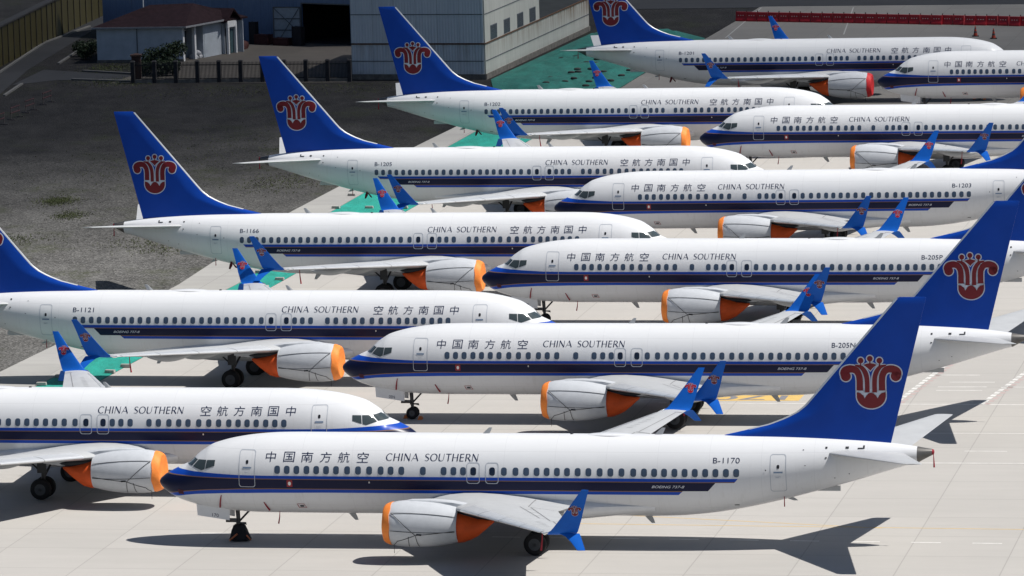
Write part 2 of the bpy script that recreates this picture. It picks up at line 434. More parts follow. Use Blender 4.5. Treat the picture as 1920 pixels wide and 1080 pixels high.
def build_wing(sd):
    nm = {-1: 'l', 1: 'r'}[sd]
    ls = [0.3, 1.2, 1.9, 2.6, 3.4, 4.2, 4.83, 5.3, 5.8, 7, 8.5, 10, 11.5, 13, 14.5, 16, 17.2]
    mb = MB(); R = []
    for l in ls: R.append(section(wing_le(l), wing_te(l) - wing_le(l), sd * l, wing_z(l), wing_tc(l), camber=.012, twist=float(np.interp(l, (0, 6, 17), (.02, .0, -.03)))))
    mb.rings(R)
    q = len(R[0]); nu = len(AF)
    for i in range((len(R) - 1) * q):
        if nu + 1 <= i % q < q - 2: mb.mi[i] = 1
    part('common', 'wing' + nm, 'wing', mb.mesh("wing", [M_wing, M_wing_shaded], 40))
    # slats: polished leading edge strip
    mb = MB(); 
    for l0, l1 in ((5.9, 8.4), (8.45, 11.2), (11.25, 14.0), (14.05, 16.7)):
        R = []
        for l in np.linspace(l0, l1, 5):
            ch = wing_te(l) - wing_le(l); sec = section(wing_le(l) - .02, ch, sd * l, wing_z(l), wing_tc(l) * 1.03, camber=.012, twist=float(np.interp(l, (0, 6, 17), (.02, .0, -.03))))
            q = len(AF); up = sec[:6]; lo = [sec[0]] + list(reversed(sec[q:]))[:3]
            loop = list(reversed(lo[1:])) + up
            R.append([(p[0], p[1], p[2] + (.008 if i > 3 else 0)) for i, p in enumerate(loop)])
        mb.rings(R, cap=(False, False), closed=False)
    part('common', 'slat' + nm, 'leading_edge_slat', mb.mesh("leading_edge_slat", M_slat, 50, fix=False), 'wing' + nm)
    # dark joint lines of flaps and panels
    mb = MB()
    def onwing(l, c, off=.012):
        ch = wing_te(l) - wing_le(l); i = np.interp(c, [a[0] for a in AF], [a[1] for a in AF]); tw = float(np.interp(l, (0, 6, 17), (.02, .0, -.03)))
        return Vector((wing_le(l) + c * ch, sd * l, wing_z(l) + i * wing_tc(l) * ch / 2 + .012 * ch * 4 * c * (1 - c) - c * ch * tw + off))
    def wline(A, B, wd, n=8):
        va = []
        for t in np.linspace(0, 1, n):
            l, c = A[0] + t * (B[0] - A[0]), A[1] + t * (B[1] - A[1]); va.append((l, c))
        vs = []
        for l, c in va:
            dl, dc = (0, wd / (wing_te(l) - wing_le(l))) if abs(A[0] - B[0]) > .5 else (wd, 0)
            vs += [onwing(l - dl / 2, c - dc / 2), onwing(l + dl / 2, c + dc / 2)]
        mb.add(vs, [(2 * i, 2 * i + 1, 2 * i + 3, 2 * i + 2) for i in range(n - 1)])
    wline((2.2, .74), (5.7, .70), .05); wline((6.0, .72), (12.4, .72), .05); wline((12.6, .76), (16.6, .78), .04)
    for l in (5.8, 12.5, 16.7): wline((l, .72), (l + .01, .985), .05, 5)
    wline((6.2, .6), (11.5, .6), .035)
    for l in (7.4, 8.8, 10.2, 11.5): wline((l, .6), (l + .01, .72), .035, 4)
    for k in range(7):
        wline((13.2 + k * .35, .40), (13.2 + k * .35 + .01, .52), .03, 3)
    part('common', 'wjoint' + nm, 'flap_joint', mb.mesh("flap_joint", mat("panel_joint_grey", (.20, .20, .21), .6, var=0)), 'wing' + nm)
    for k, l in enumerate((3.9, 7.0, 10.4)):
        mb = MB(); te = wing_te(l); R = []
        for t in np.linspace(0, 1, 12):
            s = te - 2.3 + t * 2.75; r = .15 * math.sin(math.pi * min(1, .04 + t * .95))**.7; zc = wing_z(l) - .12 - .17 * math.sin(math.pi * t) - .10 * t
            R.append([(s, sd * l + r * .75 * math.cos(a), zc + r * 1.35 * math.sin(a)) for a in np.linspace(0, 2 * math.pi, 14, endpoint=False)])
        mb.rings(R); part('common', 'ftf%s%d' % (nm, k), 'flap_track_fairing', mb.mesh("flap_track_fairing", M_wing, 60), 'wing' + nm)
    # winglet
    mb = MB()
    def blade(pts, tc):
        R = []
        for i, (l, z, a, b) in enumerate(pts):
            p, q = pts[max(i - 1, 0)], pts[min(i + 1, len(pts) - 1)]
            tl, tz = q[0] - p[0], q[1] - p[1]; L = math.hypot(tl, tz); ny, nz = -tz / L, tl / L
            R.append(section(a, b - a, sd * l, z, tc, ny=sd * ny, nz=nz))
        mb.rings(R)
    blade(WL, .085); blade(LB, .08)
    part('common', 'wlet' + nm, 'winglet', mb.mesh("winglet", M_wlet, 40))
    def wmap(face, off):
        def f(x, y):
            u = (x - 705) / 905 * .62; s = 24.12 + u; z = 4.92 - (y - 600) / 905 * .60
            l = float(np.interp(z, [p[1] for p in WL], [p[0] for p in WL]))
            return (s, sd * (l + face * (.034 + off)), z + .0)
        return f
    for face in (-1, 1):
        part('common', 'wemb%s%d' % (nm, face), 'emblem', emblem_mesh(wmap(face, .012), wmap(face, .006), "emblem", 150, M_emred_lit if face < 0 else M_emred), 'wlet' + nm)
    # fuel-tip light lens
    mb = MB(); mb.tube([(22.52, sd * 17.05, wing_z(17.05)), (22.62, sd * 17.3, wing_z(17.25)), (22.8, sd * 17.42, 3.84)], [.05, .06, .03], 8)
    part('common', 'tiplight' + nm, 'wing_tip_light', mb.mesh("wing_tip_light", mat("clear_lens", (.9, .9, .88), .05, metal=.9, var=0), 60), 'wing' + nm)
    # stabilizer
    mb = MB(); R = []
    for l in (0.1, .6, 1.2, 2.5, 4, 5.5, 6.7, 7.1, 7.2):
        le = 33.45 + (l - .6) * .70; te = 37.35 + (l - .6) * .245; e = 1 if l < 7.15 else .6
        R.append(section(le + (0 if e == 1 else .15), (te - le) - (0 if e == 1 else .2), sd * l, 4.64 + l * .098, .095 * e))
    mb.rings(R); part('common', 'stab' + nm, 'horizontal_stabilizer', mb.mesh("horizontal_stabilizer", M_wing, 40))
    # engine
    CY, CZ, N = sd * 4.83, 1.80, 44
    def ring(s, r, cz=CZ, k=1.0, cy=CY): return [(s, cy + r * math.sin(a), cz + r * k * math.cos(a) + (max(0, -math.cos(a) - .75) * r * .18)) for a in np.linspace(0, 2 * math.pi, N, endpoint=False)]
    mb = MB(); mb.rings([ring(s, r) for s, r in ((12.62, .96), (12.8, 1.05), (13.1, 1.115), (13.5, 1.155), (14.0, 1.17), (14.6, 1.155), (15.2, 1.09), (15.7, 1.0), (16.12, .90), (16.10, .84))])
    part('common', 'eng' + nm, 'engine', mb.mesh("engine", M_nac, 50))
    mb = MB(); R = []
    for s, r in ((12.50, .10), (12.47, .45), (12.455, .80), (12.445, .87), (12.455, .90), (12.50, .95), (12.60, 1.01), (12.72, 1.055), (12.83, 1.085)):
        q = ring(s, r); R.append([(p[0] + (.03 * math.sin(7 * a + sd) if r > 1.08 else 0.006 * math.sin(5 * a)), p[1], p[2]) for p, a in zip(q, np.linspace(0, 2 * math.pi, N))])
    mb.rings(R); part('common', 'icov' + nm, 'inlet_cover', mb.mesh("inlet_cover", M_orange, 60), 'eng' + nm)
    mb = MB(); R = []
    for s, r, cz in ((15.98, .76, 1.68), (16.13, .785, 1.67), (16.35, .74, 1.65), (16.7, .63, 1.64), (17.05, .47, 1.70), (17.4, .29, 1.81), (17.7, .12, 1.92), (17.85, .04, 1.97)):
        q = ring(s, r, cz); R.append([(p[0], p[1] + .02 * math.sin(6 * a + s * 9), p[2] + .02 * math.sin(5 * a + s * 7)) for p, a in zip(q, np.linspace(0, 2 * math.pi, N))])
    mb.rings(R); part('common', 'ecov' + nm, 'exhaust_cover', mb.mesh("exhaust_cover", M_orange2, 60), 'eng' + nm)
    mb = MB(); R = []
    for s, zt, zb, hw in ((13.2, 2.90, 2.7, .05), (13.8, 3.02, 2.6, .17), (14.8, 3.04, 2.5, .21), (15.8, 2.98, 2.2, .21), (16.8, 2.8, 2.15, .2), (18.0, 2.6, 2.1, .16), (18.9, 2.45, 2.2, .05)):
        R.append([(s, CY - hw, zb), (s, CY - hw, zt - .08), (s, CY - hw * .5, zt), (s, CY + hw * .5, zt), (s, CY + hw, zt - .08), (s, CY + hw, zb)])
    mb.rings(R); part('common', 'pyl' + nm, 'pylon', mb.mesh("pylon", M_nac, 50), 'eng' + nm)
    mb = MB(); mb.rings([[(s_, CY + hw_ * math.sin(a), cz_ + hh_ * math.cos(a)) for a in np.linspace(0, 2 * math.pi, 16, endpoint=False)] for s_, hw_, hh_, cz_ in ((15.9, .30, .30, 2.30), (16.6, .28, .26, 2.30), (17.6, .22, .2, 2.22), (18.4, .10, .1, 2.2))])
    part('common', 'pylf' + nm, 'pylon_fairing', mb.mesh("pylon_fairing", M_dark, 60), 'eng' + nm)
    # ropes on both cheeks of the nacelle
    RS, RR = [12.45, 12.62, 12.8, 13.1, 13.5, 14.0, 14.6, 15.2, 15.7, 16.12], [.9, 1.02, 1.09, 1.125, 1.16, 1.175, 1.16, 1.095, 1.005, .915]
    def onnac(s, a, o=sd, off=.012):
        r = float(np.interp(s, RS, RR)) + off; ar = math.radians(a); c = math.cos(ar)
        return (s, CY + o * r * math.sin(ar), CZ + r * c + max(0, -c - .75) * r * .18)
    mb = MB()
    for A, B in (((12.9, 52), (14.15, 108)), ((14.15, 108), (13.2, 128)), ((12.9, 52), (16.05, 58)), ((12.9, 98), (16.05, 104)), ((14.15, 108), (16.05, 101)), ((13.2, 128), (12.95, 150)), ((14.15, 108), (14.25, 150)), ((13.8, 112), (13.75, 150))):
        mb.tube([onnac(A[0] + t * (B[0] - A[0]), A[1] + t * (B[1] - A[1])) for t in np.linspace(0, 1, 12)], .013, 5)
    mb.tube([onnac(12.98, 150), (12.98, CY + sd * .55, .45)], .012, 5); mb.tube([onnac(14.2, 106), onnac(14.45, 107)], .04, 6)
    part('common', 'rope' + nm, 'strap', mb.mesh("strap", M_rope, 60), 'eng' + nm)
    # main gear
    mb = MB(); GY = sd * 2.86
    mb.tube([(19.55, GY, .55), (19.5, GY, 1.5), (19.45, GY + sd * .25, 2.3)], [.10, .12, .13], 12)
    mb.tube([(19.55, GY - .62, .555), (19.55, GY + .62, .555)], .09, 10)
    mb.tube([(19.5, GY, 1.1), (19.2, GY - sd * 1.0, 2.0)], .06, 8); mb.tube([(19.5, GY, 1.3), (20.4, GY, 2.1)], .05, 8)
    mb.box((19.5, GY + sd * .30, 1.75), (.5, .05, .7))
    part('common', 'mg' + nm, 'main_gear', mb.mesh("main_gear", M_strut, 40))
    for k, dy in enumerate((-.43, .43)):
        mb = MB(); R = []
        for x, r in ((-.19, .30), (-.2, .46), (-.15, .54), (-.06, .565), (.06, .565), (.15, .54), (.2, .46), (.19, .30)):
            R.append([(19.55 + r * math.sin(a), GY + dy + x, .565 + r * math.cos(a)) for a in np.linspace(0, 2 * math.pi, 28, endpoint=False)])
        mb.rings(R); mb.mi[-1] = mb.mi[-2] = 1
        part('common', 'mw%s%d' % (nm, k), 'wheel', mb.mesh("wheel", [M_tyre, M_hub], 40), 'mg' + nm)
    # streamers under the wing
    mb = MB(); l = 15.6; mb.tube([(wing_le(l) + .5, sd * l, wing_z(l) - .05), (wing_le(l) + .48, sd * l, wing_z(l) - .45), (wing_le(l) + .42, sd * l, wing_z(l) - .95)], [.02, .035, .05], 6)
    part('common', 'wstr' + nm, 'warning_streamer', mb.mesh("warning_streamer", M_flag, 60), 'wing' + nm)
for sd in (-1, 1): build_wing(sd)

def build_nose_gear():
    mb = MB(); mb.tube([(3.95, 0, .35), (3.92, 0, .9), (3.88, 0, 1.6)], [.08, .10, .12], 12)
    mb.tube([(3.95, -.3, .345), (3.95, .3, .345)], .06, 8); mb.tube([(3.93, 0, .9), (4.5, 0, 1.5)], .05, 8)
    mb.box((3.6, 0, .98), (.55, .5, .12)); mb.box((4.05, 0, .85), (.5, .12, .07)); mb.tube([(3.75, -.1, .95), (4.35, -.1, .80)], .03, 6)
    part('common', 'ng', 'nose_gear', mb.mesh("nose_gear", M_strut, 40))
    for k, dy in enumerate((-.2, .2)):
        mb = MB(); R = []
        for x, r in ((-.09, .17), (-.1, .28), (-.05, .34), (.05, .34), (.1, .28), (.09, .17)):
            R.append([(3.95 + r * math.sin(a), dy + x, .345 + r * math.cos(a)) for a in np.linspace(0, 2 * math.pi, 24, endpoint=False)])
        mb.rings(R); mb.mi[-1] = mb.mi[-2] = 1; part('common', 'nw%d' % k, 'wheel', mb.mesh("wheel", [M_tyre, M_hub], 40), 'ng')
    mb = MB(); R = []
    for z, a, b, c in ((.02, 3.46, 4.50, .44), (.2, 3.50, 4.44, .42), (.5, 3.58, 4.32, .36), (.72, 3.68, 4.22, .26), (.80, 3.78, 4.10, .14)):
        R.append([((a + b) / 2 + (b - a) / 2 * math.copysign(abs(math.cos(t))**.6, math.cos(t)) + .03 * math.sin(5 * t + z * 9), c * math.copysign(abs(math.sin(t))**.6, math.sin(t)) + .02 * math.sin(4 * t + z * 7), z) for t in np.linspace(0, 2 * math.pi, 28, endpoint=False)])
    mb.rings(R); part('common', 'bag', 'gear_cover', mb.mesh("gear_cover", M_bag, 60), 'ng')
    mb = MB(); mb.tube([(3.95, -.46, .38), (3.7, -.52, .18), (3.55, -.55, .05)], .045, 8); mb.tube([(4.4, -.4, .30), (4.62, -.42, .06)], .04, 8)
    mb.tube([(3.95, .46, .38), (3.7, .52, .18), (3.55, .55, .05)], .045, 8)
    part('common', 'chock', 'tie_rope', mb.mesh("tie_rope", mat("faded_orange_rope", (.40, .13, .06), .7), 60), 'ng')
    for sd in (-1, 1):
        mb = MB(); P = [(1.93, 1.90), (1.97, 1.32), (3.60, 1.08), (3.62, 1.64)]
        vs = [(x, sd * (.52 + o), z) for o in (0, .05) for x, z in P]
        mb.add(vs, [(0, 1, 2, 3), (7, 6, 5, 4), (0, 4, 5, 1), (1, 5, 6, 2), (2, 6, 7, 3), (3, 7, 4, 0)])
        part('common', 'ngd%d' % sd, 'nose_gear_door', mb.mesh("nose_gear_door", M_white))
    # blade antennas, drain mast, cheat details on top and belly
    def blade(s, z, h, ln, up, key, nm='antenna'):
        mb = MB(); d = 1 if up else -1; R = []
        for t, k in ((0, 1), (.55, .75), (1, .45)):
            c = ln * k; x = s + t * ln * .7
            R.append([(x - c / 2, 0, z + d * h * t), (x - c / 6, -.035 * k, z + d * h * t), (x + c / 2, 0, z + d * h * t), (x - c / 6, .035 * k, z + d * h * t)])
        mb.rings(R); part('common', key, nm, mb.mesh("antenna", M_wing, 40))
    blade(16.6, 5.44, .32, .35, True, 'an1'); blade(25.2, 5.44, .36, .40, True, 'an2')
    blade(9.7, 1.46, .40, .38, False, 'an3'); blade(24.6, 1.47, .42, .40, False, 'an4'); blade(31.6, 2.40, .16, .5, False, 'an5')
    mb = MB(); mb.tube([(20.9, 0, 5.44), (20.9, 0, 5.51)], [.10, .06], 12); part('common', 'bcn', 'beacon', mb.mesh("beacon", M_dark, 60))
    mb = MB()
    for t in np.linspace(0, 1, 10): pass
    R = []
    for t in np.linspace(0, 1, 14):
        s = 21.6 + t * 2.4; h = .10 * math.sin(math.pi * t)**.6 + .005
        R.append([(s, .42 * math.cos(a) * (.4 + .6 * math.sin(math.pi * t)), 5.43 + h * math.sin(a)) for a in np.linspace(0, math.pi, 12)])
    mb.rings(R, closed=False); part('common', 'dome', 'antenna_dome', mb.mesh("antenna_dome", M_white, 60))
    # tail skid
    mb = MB(); mb.box((33.6, 0, 2.86), (1.1, .16, .24)); part('common', 'skid', 'tail_skid', mb.mesh("tail_skid", M_wing))
build_nose_gear()

# --- lettering
LET = {}
def st(P, wd): return ribbon(smooth_path(P, 6) if len(P) > 2 else P, wd)
TK, TN = .125, .055
def ell(a0, a1, cx=.43, cy=.5, rx=.38, ry=.47, n=22):
    P = arc(cx, cy, rx, ry, a0, a1, n); W = [TN + (TK - TN) * abs(math.cos(math.radians(a)))**1.3 for a in np.linspace(a0, a1, n)]
    return ribbon(P, W)
LET['C'] = (.80, [ell(48, 312)])
LET['O'] = (.90, [ell(0, 180), ell(180, 360)])
LET['H'] = (.84, [st([(.12, 0), (.12, 1)], [TK] * 2), st([(.68, 0), (.68, 1)], [TK] * 2), st([(.12, .5), (.68, .5)], [TN] * 2)])
LET['I'] = (.30, [st([(.13, 0), (.13, 1)], [TK] * 2)])
LET['N'] = (.88, [st([(.10, 0), (.10, 1)], [TN * 1.2] * 2), st([(.10, 1), (.72, 0)], [TK] * 2), st([(.72, 0), (.72, 1)], [TN * 1.2] * 2)])
LET['A'] = (.84, [st([(.04, 0), (.42, 1)], [TN] * 2), st([(.40, 1), (.80, 0)], [TK] * 2), st([(.17, .33), (.66, .33)], [TN] * 2)])
LET['S'] = (.64, [st([(.53, .86), (.32, .97), (.12, .82), (.18, .61), (.42, .44), (.53, .24), (.36, .04), (.08, .10)], [TN, TN, TK * .8, TK, TK, TK * .8, TN, TN])])
LET['U'] = (.84, [st([(.12, 1), (.12, .35), (.20, .10), (.40, .03), (.58, .10), (.68, .35), (.68, 1)], [TK, TK, TK, TN, TN, TN, TN])])
LET['T'] = (.72, [st([(.02, .96), (.68, .96)], [.08] * 2), st([(.35, 0), (.35, .96)], [TK] * 2)])
LET['E'] = (.64, [st([(.12, 0), (.12, 1)], [TK] * 2)] + [st([(.12, y), (.54, y)], [.075] * 2) for y in (.04, .52, .96)])
LET['R'] = (.74, [st([(.12, 0), (.12, 1)], [TK] * 2), st([(.12, .96), (.40, .96), (.54, .80), (.54, .66), (.40, .50), (.12, .49)], [TN, TN, TK, TK, TN, TN]), st([(.32, .5), (.70, 0)], [TK] * 2)])
LET[' '] = (.34, [])
def serif_text(txt, width, height, shear=.10):
    x = 0; Q = []
    for ch in txt:
        adv, q = LET[ch]
        for A, B in q: Q.append((A + np.array([x, 0]), B + np.array([x, 0])))
        x += adv + .06
    k = width / x
    f = lambda P: np.stack([P[:, 0] * k + shear * P[:, 1] * height, P[:, 1] * height], 1)
    return poly_bm([], [(f(A), f(B)) for A, B in Q])
_font_obj = None
def font_bm(txt, height, width=None, shear=0.0, bold=0.0):
    global _font_obj
    c = bpy.data.curves.new("lettering_source", 'FONT'); c.body = txt; c.size = 1.0; c.shear = shear; c.resolution_u = 4; c.offset = bold
    o = bpy.data.objects.new("lettering_source", c); COL.objects.link(o)
    dg = bpy.context.evaluated_depsgraph_get(); dg.update(); me = o.evaluated_get(dg).to_mesh()
    b = bmesh.new(); b.from_mesh(me); o.evaluated_get(dg).to_mesh_clear()
    bpy.data.objects.remove(o); bpy.data.curves.remove(c)
    bmesh.ops.triangulate(b, faces=b.faces[:])
    bmesh.ops.remove_doubles(b, verts=b.verts[:], dist=1e-5)
    x0 = min(v.co.x for v in b.verts); x1 = max(v.co.x for v in b.verts); y0 = min(v.co.y for v in b.verts); y1 = max(v.co.y for v in b.verts)
    kx = (width / (x1 - x0)) if width else height / (y1 - y0)
    for v in b.verts: v.co = Vector(((v.co.x - x0) * kx, (v.co.y - y0) * height / (y1 - y0), 0))
    return b
def merge(bms):
    out = bmesh.new()
    for b in bms:
        me = bpy.data.meshes.new("t"); b.to_mesh(me); b.free(); out.from_mesh(me); bpy.data.meshes.remove(me)
    return out
def side_decal(b, side, s0, z0, name, m, off=.012, step=.1, where=None):
    """s0 is where the left end of the writing stands as read from that side"""
    k = 1 if side < 0 else -1
    return decal(b, lambda x, y, z: fuspt(s0 + k * x, z0 + y, side, off), name, m, (0, step))
ZH = "中国南方航空"
for side in (-1, 1):
    bms = []; cs = ZH if side < 0 else ZH[::-1]
    lefts = [5.80, 6.70, 7.62, 8.55, 9.46, 10.42] if side < 0 else [11.22, 10.33, 9.42, 8.48, 7.59, 6.62]
    for ch, s in zip(cs, lefts):
        narrow = ch == "中"
        b = font_bm(ch, .47, .52 if narrow else .585, shear=.06, bold=-.003)
        k = 1 if side < 0 else -1
        for v in b.verts: v.co.x += abs(s - lefts[0])
        part(side, 'zh%d' % len(bms), 'lettering_character', side_decal(b, side, lefts[0], 4.25, "lettering_character", M_navy)); bms.append(0)
    for n_, (wd, x0, x1) in enumerate((("CHINA", 0, 1.66), ("SOUTHERN", 1.93, 4.68))):
        b = serif_text(wd, x1 - x0, .335); k = 1 if side < 0 else -1
        part(side, 'cs%d' % n_, 'lettering_word', side_decal(b, side, (11.87 if side < 0 else 16.78) + k * x0, 4.345, "lettering_word", M_navy))
    b = font_bm("BOEING 737-8", .13, 1.62, shear=.35, bold=.012)
    part(side, 'type', 'type_lettering', side_decal(b, side, 25.12 if side < 0 else 27.05, 3.125, "type_lettering", M_type))

# --- windows and doors
def rrect(w_, h_, r, n=5):
    P = []
    for cx, cy, a in ((w_/2 - r, h_/2 - r, 0), (-w_/2 + r, h_/2 - r, 90), (-w_/2 + r, -h_/2 + r, 180), (w_/2 - r, -h_/2 + r, 270)):
        P += [(cx + r * math.cos(math.radians(t)), cy + r * math.sin(math.radians(t))) for t in np.linspace(a, a + 90, n)]
    return P
def pane(s, z, side, w_, h_, r, name, m, off=.010):
    P = rrect(w_, h_, r); vs = [fuspt(s, z, side, off + .004)]; n = len(P)
    for k in (.5, 1): vs += [fuspt(s + x * k, z + y * k, side, off) for x, y in P]
    fs = [(0, 1 + i, 1 + (i + 1) % n) for i in range(n)] + [(1 + i, 1 + n + i, 1 + n + (i + 1) % n, 1 + (i + 1) % n) for i in range(n)]
    mb = MB(); mb.add(vs, fs); return mb.mesh(name, m, 180, fix=False)
def outline(s, z, side, w_, h_, r, t, name, m, off=.008):
    P = rrect(w_, h_, r, 6); Q = []
    for i in range(len(P)):   # straight runs need points so the line follows the curved skin
        a, b = np.array(P[i]), np.array(P[(i + 1) % len(P)]); k = max(1, int(np.linalg.norm(b - a) / .12))
        Q += [tuple(a + (b - a) * j / k) for j in range(k)]
    n = len(Q); f = lambda p, g: (p[0] * (1 - g / w_ * 2), p[1] * (1 - g / h_ * 2))
    vs = [fuspt(s + p[0], z + p[1], side, off) for p in Q] + [fuspt(s + f(p, t)[0], z + f(p, t)[1], side, off) for p in Q]
    mb = MB(); mb.add(vs, [(i, (i + 1) % n, n + (i + 1) % n, n + i) for i in range(n)]); return mb.mesh(name, m, 180, fix=False)
WIN = {-1: [6.41, 6.9, 7.39, 7.9, 8.39, 8.89, 9.39, 9.95, 10.5, 11.06, 11.64, 12.14, 12.68, 13.76, 14.8, 15.29, 15.77, 16.28, 17.22, 17.81, 18.39, 18.92, 19.44, 19.94, 20.45, 20.95, 21.48, 22.01, 22.57, 23.1, 23.65, 24.23, 24.76, 25.26, 25.75, 26.26, 26.76, 27.26, 27.77, 28.27, 28.78, 29.28],
       1: [29.44, 28.93, 28.41, 27.92, 27.4, 26.9, 26.4, 25.9, 25.4, 24.88, 24.36, 23.81, 23.26, 22.71, 22.16, 21.62, 21.11, 20.61, 20.1, 19.59, 19.09, 18.57, 17.98, 17.39, 16.46, 15.96, 15.49, 14.99, 13.97, 13.46, 12.89, 12.36, 11.86, 11.28, 10.74, 10.21, 9.66, 9.16, 8.68, 8.19, 7.68, 7.19, 6.71]}
M_glassd = mat("dark_window_glass", (.012, .02, .04), .12, var=0)
for side in (-1, 1):
    for i, s in enumerate(WIN[side]):
        hatch = min(abs(s - 16.28), abs(s - 17.22), abs(s - 17.39), abs(s - 16.46)) < .03
        part(side, 'win%d' % i, 'cabin_window', pane(s, 3.875, side, .285, .40, .115, "cabin_window", M_glassd if hatch else M_glass), None)
    for i, s in enumerate((16.27, 17.21) if side < 0 else (17.40, 16.47)):
        part(side, 'ow%d' % i, 'emergency_exit', outline(s, 3.785, side, .66, 1.03, .15, .032, "emergency_exit", M_frame, off=.009))
    for i, (s, zc, hh, ww) in enumerate(((4.85, 3.89, 1.80, .84), (31.3, 3.83, 1.84, .78))):
        key = 'dr%d' % i
        part(side, key, 'cabin_door', outline(s, zc, side, ww, hh, .13, .030, "cabin_door", M_frame, off=.009))
        part(side, key + 'w', 'door_window', pane(s + .0, zc + .33, side, .13, .19, .06, "door_window", M_dark), key)
        mb = MB(); k = 1 if side < 0 else -1
        P = [fuspt(s - .22 + x, zc + .02 + y, side, .014) for x in np.linspace(0, .44, 5) for y in (0, .075)]
        mb.add(P, [(2*j, 2*j+2, 2*j+3, 2*j+1) for j in range(4)])
        part(side, key + 'h', 'door_handle', mb.mesh("door_handle", mat("handle_blue_grey", (.16, .22, .32), .4, var=0)), key)
        b = merge([font_bm("出口", .10, .26)] + [font_bm("EXIT", .06, .2)])
        part(side, key + 't', 'door_lettering', side_decal(b, side, s - .13 * (1 if side < 0 else -1), zc - .22, "door_lettering", M_frame), key)
    # cockpit glazing
    for i, P in enumerate(([(1.47, 3.905), (1.87, 4.24), (2.165, 4.20), (1.865, 3.89)], [(2.215, 4.205), (2.665, 4.225), (2.605, 3.79), (2.43, 3.73), (1.92, 3.872)], [(2.705, 4.225), (3.15, 4.25), (3.13, 3.97), (2.65, 3.805)])):
        b = poly_bm([P]); grid_cut(b, .05, .04)
        for v in b.verts: v.co = Vector(fuspt(v.co.x, v.co.y, side, .016))
        part('common', 'ck%d%d' % (side, i), 'cockpit_window', bm_mesh(b, "cockpit_window", M_cock, 180, fix=False))
    # small marks: white static port disc in a red square, lamp, probes, vents
    mb = MB()
    for s, z, r in ((7.02, 3.20, .075),):
        vs = [fuspt(s, z, side, .018)] + [fuspt(s + r * math.cos(a), z + r * 1.3 * math.sin(a), side, .016) for a in np.linspace(0, 2 * math.pi, 14, endpoint=False)]
        mb.add(vs, [(0, 1 + j, 1 + (j + 1) % 14) for j in range(14)], 0)
    vs = [fuspt(11.05 + .035 * math.cos(a), 3.29 + .05 * math.sin(a), side, .016) for a in np.linspace(0, 2 * math.pi, 10, endpoint=False)]; mb.add(vs, [tuple(range(10))], 0)
    vs = [fuspt(7.02 + .14 * x, 3.20 + .17 * y, side, .011) for x, y in ((-1, -1), (1, -1), (1, 1), (-1, 1))]; mb.add(vs, [(0, 1, 2, 3)], 1)
    vs = [fuspt(1.25 + .15 * x, 2.60 + .12 * y, side, .02) for x, y in ((-1, 1), (1, .8), (1.2, -1), (-.8, -1), (0, -.3))]; mb.add(vs, [(0, 1, 4), (1, 2, 4), (2, 3, 4), (3, 0, 4)], 3)
    for (x0, z0, x1, z1) in ((7.28, 2.10, 7.34, 1.87), (7.62, 2.10, 7.72, 1.87), (7.28, 2.12, 7.64, 2.10), (7.34, 1.9, 7.70, 1.88)):
        d = .04; A = [fuspt(x0 - d / 2, z0, side, .014), fuspt(x0 + d / 2, z0 - d / 2, side, .014), fuspt(x1 + d / 2, z1, side, .014), fuspt(x1 - d / 2, z1 + d / 2, side, .014)]
        mb.add(A, [(0, 1, 2, 3)], 1)
    P = [fuspt(7.4 + x, 1.94 + y, side, .013) for x, y in ((0, 0), (.2, 0), (.2, .09), (0, .09))]; mb.add(P, [(0, 1, 2, 3)], 2)
    part(side, 'marks', 'static_port_mark', mb.mesh("static_port_mark", [M_wmark, M_red, M_dark, mat("dull_red_cover", (.06, .010, .02), .7, var=.2)]))
    mb = MB()
    for s, z, a, b_ in ((33.6, 5.0, .10, .08), (33.6, 4.55, .09, .06), (34.6, 4.99, .16, .09), (35.25, 4.95, .28, .05), (35.4, 5.0, .08, .14), (32.5, 4.92, .06, .03), (32.6, 4.2, .07, .03), (30.7, 4.0, .05, .06), (34.0, 3.55, .05, .04), (34.7, 3.75, .05, .04), (29.2, 2.2, .22, .04)):
        P = [fuspt(s + x * a, z + y * b_, side, .02) for x, y in ((-.5, -.5), (.5, -.5), (.5, .5), (-.5, .5))]; mb.add(P, [(0, 1, 2, 3)])
    part(side, 'vents', 'stabilizer_vent', mb.mesh("stabilizer_vent", M_dark))
    mb = MB()
    for (s0, z0, s1, z1, hang) in ((3.44, 2.52, 3.22, 1.86, .03), (5.6, 2.2, 5.78, 1.75, .03)):
        mb.tube([fuspt(s0 + t * (s1 - s0), z0 + t * (z1 - z0), side, .03 + hang * t) for t in np.linspace(0, 1, 5)], [.02, .03, .035, .04, .045], 5)
    x, y, z = fuspt(6.24, 1.62, side, .02); mb.tube([(x, y, z), (x - .02, y, z - .3), (x - .08, y, z - .62)], [.015, .03, .04], 5)
    x, y, z = fuspt(31.5, 2.6, side, .02); mb.tube([(x, y, z), (x, y, z - .5)], [.02, .03], 5)
    part(side, 'strm', 'warning_streamer', mb.mesh("warning_streamer", M_flag, 60))
    # flag bundle under the tail (seen on the aircraft of the left row)
    if side > 0:
        mb = MB(); x, y, z = fuspt(30.4, 2.35, side, .02)
        mb.tube([(x, y, z), (x + .04, y, z - .22), (x + .14, y + .05, z - .48)], [.07, .11, .06], 7); mb.tube([(x - .08, y, z - .1), (x - .28, y, z - .34), (x - .36, y, z - .42)], [.04, .06, .02], 6)
        part(side, 'bundle', 'red_flag_bundle', mb.mesh("red_flag_bundle", mat("dark_red_cloth", (.10, .010, .016), .8, var=.3), 60))

